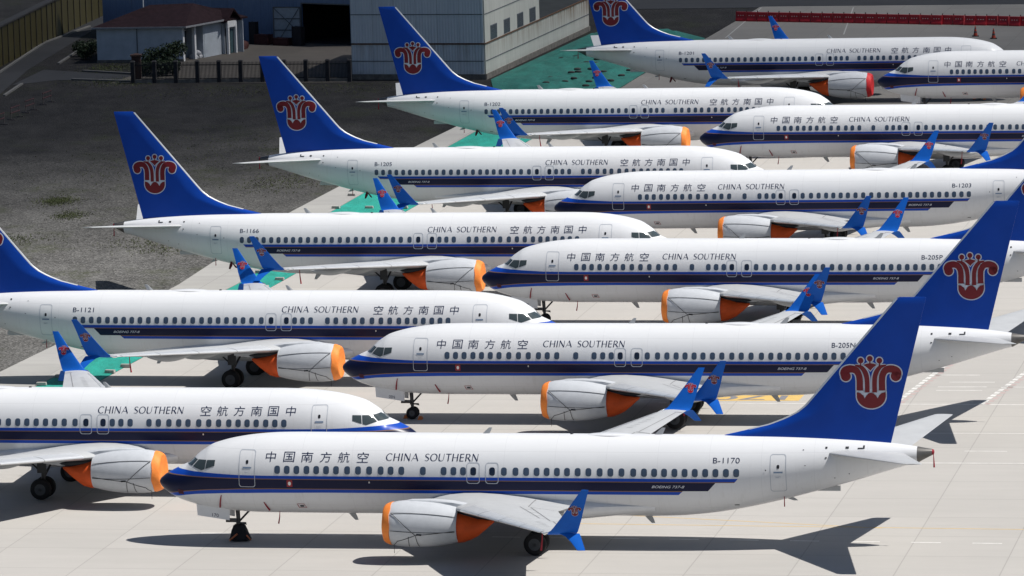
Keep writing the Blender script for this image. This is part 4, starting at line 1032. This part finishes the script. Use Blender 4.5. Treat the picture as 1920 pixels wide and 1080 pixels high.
def build_house():
    G, H, I = (-39.8, 505.4), (-31.3, 503.9), (-26.9, 512.3)
    a, L = wall_frame(G, H); root = thing("guard_house", "small white single-storey house with a dark hipped roof, left of the blue hangar", "house", (G[0], G[1], 0), a)
    ca, sa = math.cos(a), math.sin(a); T = lambda p: ((p[0] - G[0]) * ca + (p[1] - G[1]) * sa, -(p[0] - G[0]) * sa + (p[1] - G[1]) * ca)
    h = T(H); i = T(I); W = .18
    M_hw = mat("house_white_wall", (.38, .42, .47), .85, var=.12, scale=1.0); M_hc = mat("house_white_trim", (.62, .63, .65), .7, var=.06)
    M_hr = mat("dark_red_roof_tiles", (.020, .011, .014), .85, var=.3, scale=2.0, spec=.1)
    def pr(name, m, pts, z0, z1, parent=None):
        mb = MB(); mb.prism(pts, z0, z1); return link(name, mb.mesh(name, m), parent or root)
    r = (np.array(i) - np.array(h)); RL = np.linalg.norm(r); r /= RL; rn = np.array([-r[1], r[0]])
    Q = lambda x, y: tuple(np.array(h) + r * x + rn * y)
    # main block: front wall 0..h, right wall with a porch recess, back
    pr("wall", M_hw, [(0, 0), (h[0], 0), Q(.3, .01), Q(.3, .35), (.2, .3), (.2, 9.5), (0, 9.5)], -.2, 3.3)
    pr("wall", M_hw, [Q(3.9, 1.9), Q(7.3, 1.9), Q(7.3, 2.1), Q(3.9, 2.1)], -.2, 3.3); pr("wall", M_hw, [Q(.3, 1.9), Q(3.88, 1.9), Q(3.88, 2.1), Q(.3, 2.1)], -.2, 3.3)
    pr("wall", M_hw, [Q(3.9, .05), Q(4.1, .05), Q(4.1, 1.88), Q(3.9, 1.88)], -.2, 3.3); pr("wall", M_hw, [Q(4.1, .02), Q(7.4, .02), Q(7.4, .2), Q(4.1, .2)], -.2, 3.3)
    pr("wall", M_hw, [(.2, 9.3), (12.5, 9.3), (12.5, 9.5), (.2, 9.5)], -.2, 3.3)
    for x in (.12, 2.3): pr("column", M_hc, [Q(x - .14, -.02), Q(x + .16, -.02), Q(x + .16, .28), Q(x - .14, .28)], .0, 3.3)
    for x0, x1 in ((.7, 1.8), (2.7, 3.6)):
        w_ = pr("window", M_hc, [Q(x0, 1.78), Q(x1, 1.78), Q(x1, 1.88), Q(x0, 1.88)], .8, 2.7); pr("pane", M_wglass, [Q(x0 + .08, 1.74), Q(x1 - .08, 1.74), Q(x1 - .08, 1.77), Q(x0 + .08, 1.77)], .88, 2.62, w_)
    # entrance bay at the far right end
    for x in (7.5, 8.95): pr("door_post", M_hc, [Q(x, -.7), Q(x + .22, -.7), Q(x + .22, -.45), Q(x, -.45)], -.1, 2.95)
    pr("porch_gable", M_hc, [Q(7.45, -.68), Q(9.22, -.68), Q(9.22, -.47), Q(7.45, -.47)], 2.6, 3.2)
    d = pr("door", mat("teal_door", (.045, .085, .10), .5, var=.1), [Q(8.35, -.4), Q(8.95, -.4), Q(8.95, -.3), Q(8.35, -.3)], 0, 2.4); pr("doorway", M_black, [Q(7.75, -.3), Q(8.33, -.3), Q(8.33, -.2), Q(7.75, -.2)], 0, 2.5)
    pr("wall", M_hw, [Q(7.42, -.18), Q(9.3, -.18), Q(9.3, 0), Q(7.42, 0)], -.2, 3.0)
    # roofs
    def roof(pts, tops, zs, zt, th=.16):
        mb = MB(); n = len(pts); vs = [(*p, zs) for p in pts] + [(*t, zt) for t in tops] + [(*p, zs - th) for p in pts]
        fs = [tuple(range(n + 2 + n - 1, n + 1, -1))]
        return mb, vs, fs, n
    e = .4; c0, c1, c2, c3 = (-e, -e), (h[0] + .35, -e), Q(8.2, -.6), (-e, 9.9)
    c2 = Q(7.6, -.45); far = (12.9, 9.9)
    mb = MB(); R1, R2 = (4.3, 4.6), (8.4, 5.8); zs, zt = 3.42, 5.15
    vs = [(*c0, zs), (*c1, zs), (*c2, zs), (*far, zs), (*c3, zs), (*R1, zt), (*R2, zt)] + [(*c0, zs - .16), (*c1, zs - .16), (*c2, zs - .16), (*far, zs - .16), (*c3, zs - .16)]
    fs = [(0, 1, 6, 5), (1, 2, 6), (2, 3, 6), (3, 4, 5, 6), (4, 0, 5)] + [(i_, (i_ + 1) % 5, 7 + (i_ + 1) % 5, 7 + i_) for i_ in range(5)] + [(11, 10, 9, 8, 7)]
    mb.add(vs, fs); ro = link("roof", mb.mesh("roof", M_hr), root)
    mb = MB(); p0, p1, q0, q1 = Q(6.9, -.95), Q(9.75, -.95), Q(6.9, 4.0), Q(9.75, 4.0); m0, m1 = Q(8.33, -.95), Q(8.33, 4.2)
    mb.add([(*p0, 3.3), (*p1, 3.3), (*q1, 3.3), (*q0, 3.3), (*m0, 4.45), (*m1, 4.45), (*p0, 3.15), (*p1, 3.15), (*q1, 3.15), (*q0, 3.15), (*m0, 4.30)], [(0, 4, 5, 3), (1, 2, 5, 4), (6, 10, 4, 0), (10, 7, 1, 4), (2, 3, 5), (3, 9, 6, 0), (1, 7, 8, 2), (9, 8, 7, 10, 6)])
    link("porch_roof", mb.mesh("porch_roof", M_hr), root)
    mb = MB()
    for A_, B_ in ((c0, c1), (c1, c2)):
        A_, B_ = np.array(A_), np.array(B_); d_ = (B_ - A_) / np.linalg.norm(B_ - A_); mid = (A_ + B_) / 2; mb.box((mid[0] + d_[1] * .06, mid[1] - d_[0] * .06, 3.36), (np.linalg.norm(B_ - A_), .08, .16), math.atan2(d_[1], d_[0]))
    link("gutter", mb.mesh("gutter", mat("grey_gutter", (.22, .23, .25), .6)), root)
    mb = MB(); mb.tube([(4.05, -.06, 0), (4.05, -.06, 3.25)], .05, 6); link("downpipe", mb.mesh("downpipe", M_seam), root)
    mb = MB(); mb.tube([(3.5, 5.2, 4.7), (3.5, 5.2, 7.0)], .06, 6); link("roof_mast", mb.mesh("roof_mast", M_hc), root)
    pr("plinth", M_plinth, [(-.06, -.06), (h[0] + .02, -.06), (h[0] + .02, -.002), (-.06, -.002)], -.2, .22)
build_house()

# tall yellow sheet fence at the far left
def build_yellow():
    P = [(-52.0, 472.0), (-49.2, 503.9), (-46.4, 532.4), (-43.6, 554.0), (-41.5, 572.0)]
    root = thing("sheet_fence", "tall yellow corrugated sheet fence with a dark coping along the road at far left", "fence", (P[1][0], P[1][1], 0))
    M_y = sheet_mat("yellow_sheet", (.034, .029, .008), (.058, .049, .014), .5)
    M_cop = mat("dark_coping", (.022, .022, .024), .9, var=.25)
    for k in range(4):
        a, L = wall_frame(P[k], P[k + 1]); mb = MB(); mb.box((L / 2, .06, 1.75), (L - .004, .10, 3.9)); o = link("sheet_panel", mb.mesh("sheet_panel", M_y), root)
        o.location = (P[k][0] - P[1][0], P[k][1] - P[1][1], 0); o.rotation_euler = (0, 0, a)
        mb = MB(); mb.box((L / 2, .35, 3.82), (L - .004, .9, .18)); c = link("coping", mb.mesh("coping", M_cop), root); c.location = o.location; c.rotation_euler = o.rotation_euler
        mb = MB(); mb.tube([(0, -.03, -.1), (0, -.03, 3.7)], .06, 6); pm = mb.mesh("fence_post", M_cop)
        for x in np.arange(1.5, L, 3.0):
            q = link("fence_post", pm, root); q.location = (o.location[0] + x * math.cos(a), o.location[1] + x * math.sin(a), 0); q.rotation_euler = o.rotation_euler
build_yellow()
def build_brown():
    A, B = (-43.0, 575.0), (-27.0, 570.0); a, L = wall_frame(A, B)
    root = thing("wooden_fence", "dark brown boarded fence behind the small house", "fence", (A[0], A[1], 0), a)
    mb = MB(); mb.box((L / 2, 0, 1.9), (L, .12, 4.0)); link("boarding", mb.mesh("boarding", sheet_mat("brown_boards", (.045, .030, .014), (.075, .05, .022), .4)), root)
    mb = MB(); mb.box((0, -.1, 1.9), (.2, .1, 4.0)); pm = mb.mesh("fence_post", M_roofd)
    for x in np.arange(0, L, 3.2): link("fence_post", pm, root).location = (x, 0, 0)
build_brown()

# iron fence with posts and pickets, brick gate pillar
def build_iron():
    A, B = (-34.9, 484.6), (-14.5, 480.4); a, L = wall_frame(A, B)
    root = thing("iron_fence", "black iron picket fence on dark posts in front of the yard", "fence", (A[0], A[1], 0), a)
    M_ir = mat("black_iron", (.012, .013, .016), .7, var=.2)
    n = 11
    for k in range(n):
        x = L * k / (n - 1); mb = MB(); mb.box((x, 0, .95), (.34, .34, 2.0)); mb.box((x, 0, 2.0), (.44, .44, .12), taper=.6); link("post", mb.mesh("post", mat("dark_fence_post", (.022, .022, .026), .9, var=.3)), root)
        if k < n - 1:
            x0, x1 = x + .2, L * (k + 1) / (n - 1) - .2; mb = MB()
            for z in (.35, 1.62): mb.box(((x0 + x1) / 2, 0, z), (x1 - x0, .06, .07))
            m = 13
            for j in range(m):
                px = x0 + (x1 - x0) * (j + .5) / m; mb.box((px, 0, 1.0), (.045, .045, 1.6)); mb.box((px, 0, 1.86), (.06, .06, .14), taper=.1)
            link("railing_panel", mb.mesh("railing_panel", M_ir), root)
            mb = MB(); mb.box(((x0 + x1) / 2, 0, .08), (x1 - x0, .26, .42)); link("fence_base", mb.mesh("fence_base", M_plinth), root)
build_iron()
mb = MB(); mb.box((0, 0, 1.15), (.85, .85, 2.6)); mb.box((0, 0, 2.5), (1.05, 1.05, .14)); mb.box((0, 0, 2.62), (.8, .8, .12), taper=.3)
o = link("gate_pillar", mb.mesh("gate_pillar", mat("dark_brick", (.040, .022, .020), .9, var=.35, scale=5)), label="dark square gate pillar at the left end of the iron fence", category="pillar"); o.location = (-34.6, 485.4, 0)

# ------------------------------------------------------------------ plants
M_leaf = mat("shrub_leaf", (.011, .024, .009), .7, var=.5, scale=3)
def leaf_mass(name, label, cat, blobs, n, size):
    mb = MB(); tot = sum(b[3] for b in blobs)
    for (cx, cy, cz, r) in blobs:
        for _ in range(int(n * r / tot)):
            d = Vector(rng.normal(size=3)).normalized(); rr = r * random.random()**.4; p = Vector((cx, cy, cz)) + Vector((d.x * rr, d.y * rr, d.z * rr * .85))
            if p.z < .05: continue
            u = Vector(rng.normal(size=3)).normalized(); v = u.cross(Vector(rng.normal(size=3))).normalized(); s = size * random.uniform(.6, 1.4)
            mb.add([p - u * s, p + v * s * .5, p + u * s, p - v * s * .5], [(0, 1, 2, 3)])
    root = thing(name, label, cat, (blobs[0][0], blobs[0][1], 0)); o = link("foliage", mb.mesh("foliage", M_leaf, None, fix=False), root); o.location = (-blobs[0][0], -blobs[0][1], 0)
    mb = MB()
    for (cx, cy, cz, r) in blobs: mb.tube([(cx, cy, -.05), (cx + .05, cy, cz * .6), (cx + .1, cy, cz + r * .5)], [.06, .045, .02], 6)
    t = link("stem", mb.mesh("stem", mat("shrub_bark", (.05, .035, .022), .9)), root); t.location = (-blobs[0][0], -blobs[0][1], 0)
leaf_mass("shrub", "dark green leafy shrub between the white house and the iron fence", "shrub", [(-33.5, 492.5, 1.5, 1.25), (-32.2, 492.3, 1.9, 1.2), (-31.2, 493.0, 2.3, 1.0), (-34.2, 491.0, .8, .9), (-32.6, 490.5, .8, 1.0), (-31.6, 490.6, .9, .9)], 5200, .12)
leaf_mass("shrub", "low dark bush at the left corner of the white house", "shrub", [(-41.3, 509.5, .7, .9), (-42.0, 512.5, .8, .9), (-41.0, 515, .7, .8)], 1800, .12)
def grass(name, n, areas, m):
    mb = MB()
    for _ in range(n):
        cx, cy, rx, ry = areas[int(random.random() * len(areas))]
        x, y = cx + rx * .75 * random.gauss(0, 1), cy + ry * .75 * random.gauss(0, 1)
        if x > gedge(y) - .3: continue
        h = random.uniform(.05, .15)
        for k in range(3):
            a = random.random() * 6.283; dx, dy = .05 * math.cos(a), .05 * math.sin(a)
            mb.add([(x - dy * .4, y + dx * .4, -.06), (x + dy * .4, y - dx * .4, -.06), (x + dx * 2, y + dy * 2, h - .06)], [(0, 1, 2)])
    o = link(name, mb.mesh(name, m, None, fix=False), kind='stuff'); o['label'] = "sparse weeds growing in the gravel"; return o
grass("weeds", 5200, [(-34.6, 396, 1.2, 2.2), (-33.0, 387, .9, 1.8), (-34.6, 396, .8, 1.4), (-36.5, 374, 2.2, 2.0), (-23.5, 366, 2.6, 2.2), (-25.5, 370, 3.0, 2.5), (-15.5, 409, 3.2, 5), (-18, 403, 2.5, 4), (-29, 412, 6, 9), (-22, 432, 9, 10)], mat("weed_green", (.050, .062, .022), .85, var=.35, scale=.6))
grass("weeds", 2500, [(-36, 486, 3, 3), (-20, 474, 10, 4), (-38, 500, 2, 3)], mat("weed_green", (.060, .075, .022)))

# ------------------------------------------------------------------ small things in the yard and on the apron
def lump(name, label, cat, c, sz, m, seed=0, group=None):
    mb = MB(); R = []
    for k, (z, r) in enumerate(((0, .95), (.3, 1.0), (.65, .9), (.9, .6), (1.0, .2))):
        R.append([(sz[0] / 2 * r * math.cos(a) * (1 + .15 * math.sin(3 * a + seed + k)), sz[1] / 2 * r * math.sin(a) * (1 + .12 * math.cos(4 * a + seed)), sz[2] * z) for a in np.linspace(0, 2 * math.pi, 16, endpoint=False)])
    mb.rings(R); o = link(name, mb.mesh(name, m, 50), label=label, category=cat); o.location = (c[0], c[1], -.05)
    if group: o['group'] = group
    return o
M_sack = mat("white_sack", (.36, .37, .40), .8, var=.15)
for i, (x, y, z) in enumerate(((-30.5, 506.3, 0), (-30.1, 507.2, 0), (-29.7, 508.2, 0), (-29.3, 509.1, 0), (-30.2, 506.7, .38), (-29.6, 508.5, .38), (-29.0, 510.0, 0))):
    o = lump("sack", "pale stuffed sack in the heap beside the porch columns", "sack", (x, y), (.95, .75, .45), M_sack, i, "heap of sacks by the porch"); o.location.z = z - .02; o.rotation_euler = (0, 0, i * .7)
def crate(name, label, cat, c, sz, m, rz=0.0):
    mb = MB(); mb.box((0, 0, sz[2] / 2), (sz[0] * .94, sz[1] * .94, sz[2])); 
    for sx in (-1, 1):
        for sy in (-1, 1): mb.box((sx * (sz[0] / 2 - .04), sy * (sz[1] / 2 - .04), sz[2] / 2), (.1, .1, sz[2] + .04))
    for z in (.08, sz[2] - .06):
        mb.box((0, -sz[1] / 2 + .02, z), (sz[0], .06, .1))
    o = link(name, mb.mesh(name, m), label=label, category=cat); o.location = (c[0], c[1], -.03); o.rotation_euler = (0, 0, rz); return o
M_rcr = mat("dark_red_bin", (.055, .018, .018), .8, var=.3); M_bcr = mat("black_cabinet", (.012, .013, .018), .7, var=.2)
crate("cabinet", "tall narrow dark cabinet standing against the blue hangar wall", "cabinet", (-25.2, 520.6), (.75, .6, 2.2), M_bcr, -.6)
crate("skip", "dark red low skip next to the tall cabinet", "skip", (-24.2, 519.6), (1.7, .9, 1.0), M_rcr, -.6)
crate("skip", "dark red long skip nearer the open gate leaf", "skip", (-22.2, 518.0), (1.8, .9, .75), M_rcr, -.6)
crate("cabinet", "broad black cabinet just left of the open gate leaf", "cabinet", (-20.6, 517.3), (1.1, .7, 1.9), M_bcr, -.6)
lump("sack", "single pale bundle by the hangar wall, right of the house door", "bundle", (-26.6, 520.6), (.7, .6, .55), M_sack, 3)
lump("rubble_heap", "dark heap of scrap beside the house door", "heap", (-26.4, 515.5), (1.8, 1.6, .9), M_rcr, 5)
# barrier of red water-filled plastic units
def barrier_proto():
    mb = MB(); w_, h_ = 1.13, .95; prof = [(-.26, 0), (-.26, .18), (-.15, .42), (-.10, h_), (.10, h_), (.15, .42), (.26, .18), (.26, 0)]
    mb.rings([[(x, y * k, z) for y, z in prof] for x, k in ((-w_ / 2, .9), (-w_ / 2 + .06, 1), (w_ / 2 - .06, 1), (w_ / 2, .9))])
    body = mb.mesh("barrier_body", mat("red_plastic", (.36, .013, .022), .5, var=.15))
    mb = MB()
    for x in (-.26, 0, .26):
        c = (x, -.135, .60); mb.add([(x + .065 * math.cos(a), -.152 + .02 * math.sin(a) * 0, .60 + .05 * math.sin(a)) for a in np.linspace(0, 2 * math.pi, 10, endpoint=False)], [tuple(range(10))])
    pads = mb.mesh("reflector", mat("pale_reflector", (.55, .42, .40), .5, var=0))
    mb = MB(); mb.tube([(-w_ / 2, 0, h_ - .02), (-w_ / 2, 0, h_ + .16)], .05, 6); pin = mb.mesh("coupling_pin", mat("dark_pin", (.05, .015, .015), .6))
    return body, pads, pin
body, pads, pin = barrier_proto()
A, B = np.array((23.7, 529.9)), np.array((53.5, 514.6)); L = np.linalg.norm(B - A); n = int(L / 1.17); ang = math.atan2(*(B - A)[::-1])
for k in range(n):
    p = A + (B - A) * (k + .5) / n
    t = thing("water_barrier", "red plastic water barrier unit in the long row at the far edge of the apron", "barrier", (p[0], p[1] + .18 * math.sin(k * 1.7) * (k > 16), 0), ang + random.uniform(-.04, .04), "row of red water barriers")
    link("barrier_body", body, t); link("reflector", pads, t); link("coupling_pin", pin, t)
# cones
def cone(x, y, label):
    t = thing("traffic_cone", label, "traffic cone", (x, y, 0)); mb = MB(); mb.box((0, 0, .04), (.62, .62, .08)); link("base", mb.mesh("base", M_bag), t)
    mb = MB(); n_ = 18
    for i, (z0, z1, m_) in enumerate(((.08, .35, 0), (.35, .52, 1), (.52, .72, 0), (.72, .84, 1), (.84, 1.0, 0))):
        mb.rings([[(r * math.cos(a), r * math.sin(a), z) for a in np.linspace(0, 2 * math.pi, n_, endpoint=False)] for z, r in ((z0, .23 - .19 * z0), (z1, .23 - .19 * z1))], cap=(False, i == 4), mi=m_)
    link("cone_body", mb.mesh("cone_body", [mat("orange_red_cone", (.32, .035, .015), .6), mat("cone_band", (.04, .04, .045), .6)], 60, fix=True), t)
cone(47.5, 503.3, "red traffic cone on the apron, right one of the pair beyond the farthest nose"); cone(46.0, 506.2, "red traffic cone on the apron, left one, half hidden by the farthest airliner")
# red and white posts along the road
def rail(x, y, rz, label):
    t = thing("post_barrier", label, "barrier", (x, y, -.05), rz); mb = MB(); mb2 = MB()
    for q in (-1.2, 1.2): mb.tube([(q, 0, 0), (q, 0, 1.15)], .04, 6); mb.box((q, 0, .04), (.1, .7, .08))
    for z in (.6, 1.05): mb2.tube([(-1.3, 0, z), (1.3, 0, z)], .045, 6)
    link("post", mb.mesh("post", mat("pale_post", (.09, .075, .075), .7)), t); link("rail", mb2.mesh("rail", mat("dull_red_rail", (.05, .014, .017), .7, var=.3)), t)
for x, y, l in ((-44.2, 450.5, "dull red rail barrier on the gravel by the road, nearest of the four"), (-43.4, 456.5, "dull red rail barrier by the road, second from the near end"), (-42.6, 462.0, "dull red rail barrier by the road, third from the near end"), (-41.6, 468.5, "dull red rail barrier by the road, farthest of the four")): rail(x, y, 1.35, l)

# ------------------------------------------------------------------ an unseen cloud, added overhead and shaped to darken the far end
def build_shade_cloud():
    H0 = 430.0; ox, oy = SUN_DIR.x / SUN_DIR.z * H0, SUN_DIR.y / SUN_DIR.z * H0
    nx, ny = 60, 60; mb = MB(); top, bot = [], []
    for j in range(ny):
        for i in range(nx):
            gx, gy = -190 + 400 * i / (nx - 1), 370 + 420 * j / (ny - 1)
            e = gy - 398 + max(0, -gx) * .75 - max(0, gx - 10) * .35 + 26 * (mnoise.noise(Vector((gx * .018, gy * .018, 1.7))) )
            t = max(0, min(1, e / 70)); t = t * t * (3 - 2 * t)
            for q in ((gx + 190) / 60, (210 - gx) / 60, (790 - gy) / 60): t *= max(0, min(1, q))
            th = 62 * t * (.82 + .5 * mnoise.noise(Vector((gx * .03, gy * .03, 5.1))) + .22 * mnoise.noise(Vector((gx * .09, gy * .09, 8.1))))
            th = max(.02, th); top.append((gx + ox, gy + oy, H0 + th * .7)); bot.append((gx + ox, gy + oy, H0 - th * .3))
    n = nx * ny; fs = []
    for j in range(ny - 1):
        for i in range(nx - 1):
            a = j * nx + i; fs.append((a, a + 1, a + nx + 1, a + nx)); fs.append((n + a, n + a + nx, n + a + nx + 1, n + a + 1))
    rim = [i for i in range(nx)] + [j * nx + nx - 1 for j in range(1, ny)] + [(ny - 1) * nx + i for i in range(nx - 2, -1, -1)] + [j * nx for j in range(ny - 2, 0, -1)]
    for k in range(len(rim)):
        a, b_ = rim[k], rim[(k + 1) % len(rim)]; fs.append((a, n + a, n + b_, b_))
    mb.add(top + bot, fs)
    m = bpy.data.materials.new("shade_cloud_vapour"); m.use_nodes = True; nt = m.node_tree; nt.nodes.remove(nt.nodes["Principled BSDF"])
    v = nt.nodes.new("ShaderNodeVolumePrincipled"); v.inputs["Color"].default_value = (.97, .97, .97, 1); v.inputs["Density"].default_value = .0135; v.inputs["Anisotropy"].default_value = .6
    nt.links.new(v.outputs[0], nt.nodes["Material Output"].inputs["Volume"])
    o = link("shade_cloud", mb.mesh("shade_cloud", m, 180), kind='structure'); return o
build_shade_cloud()
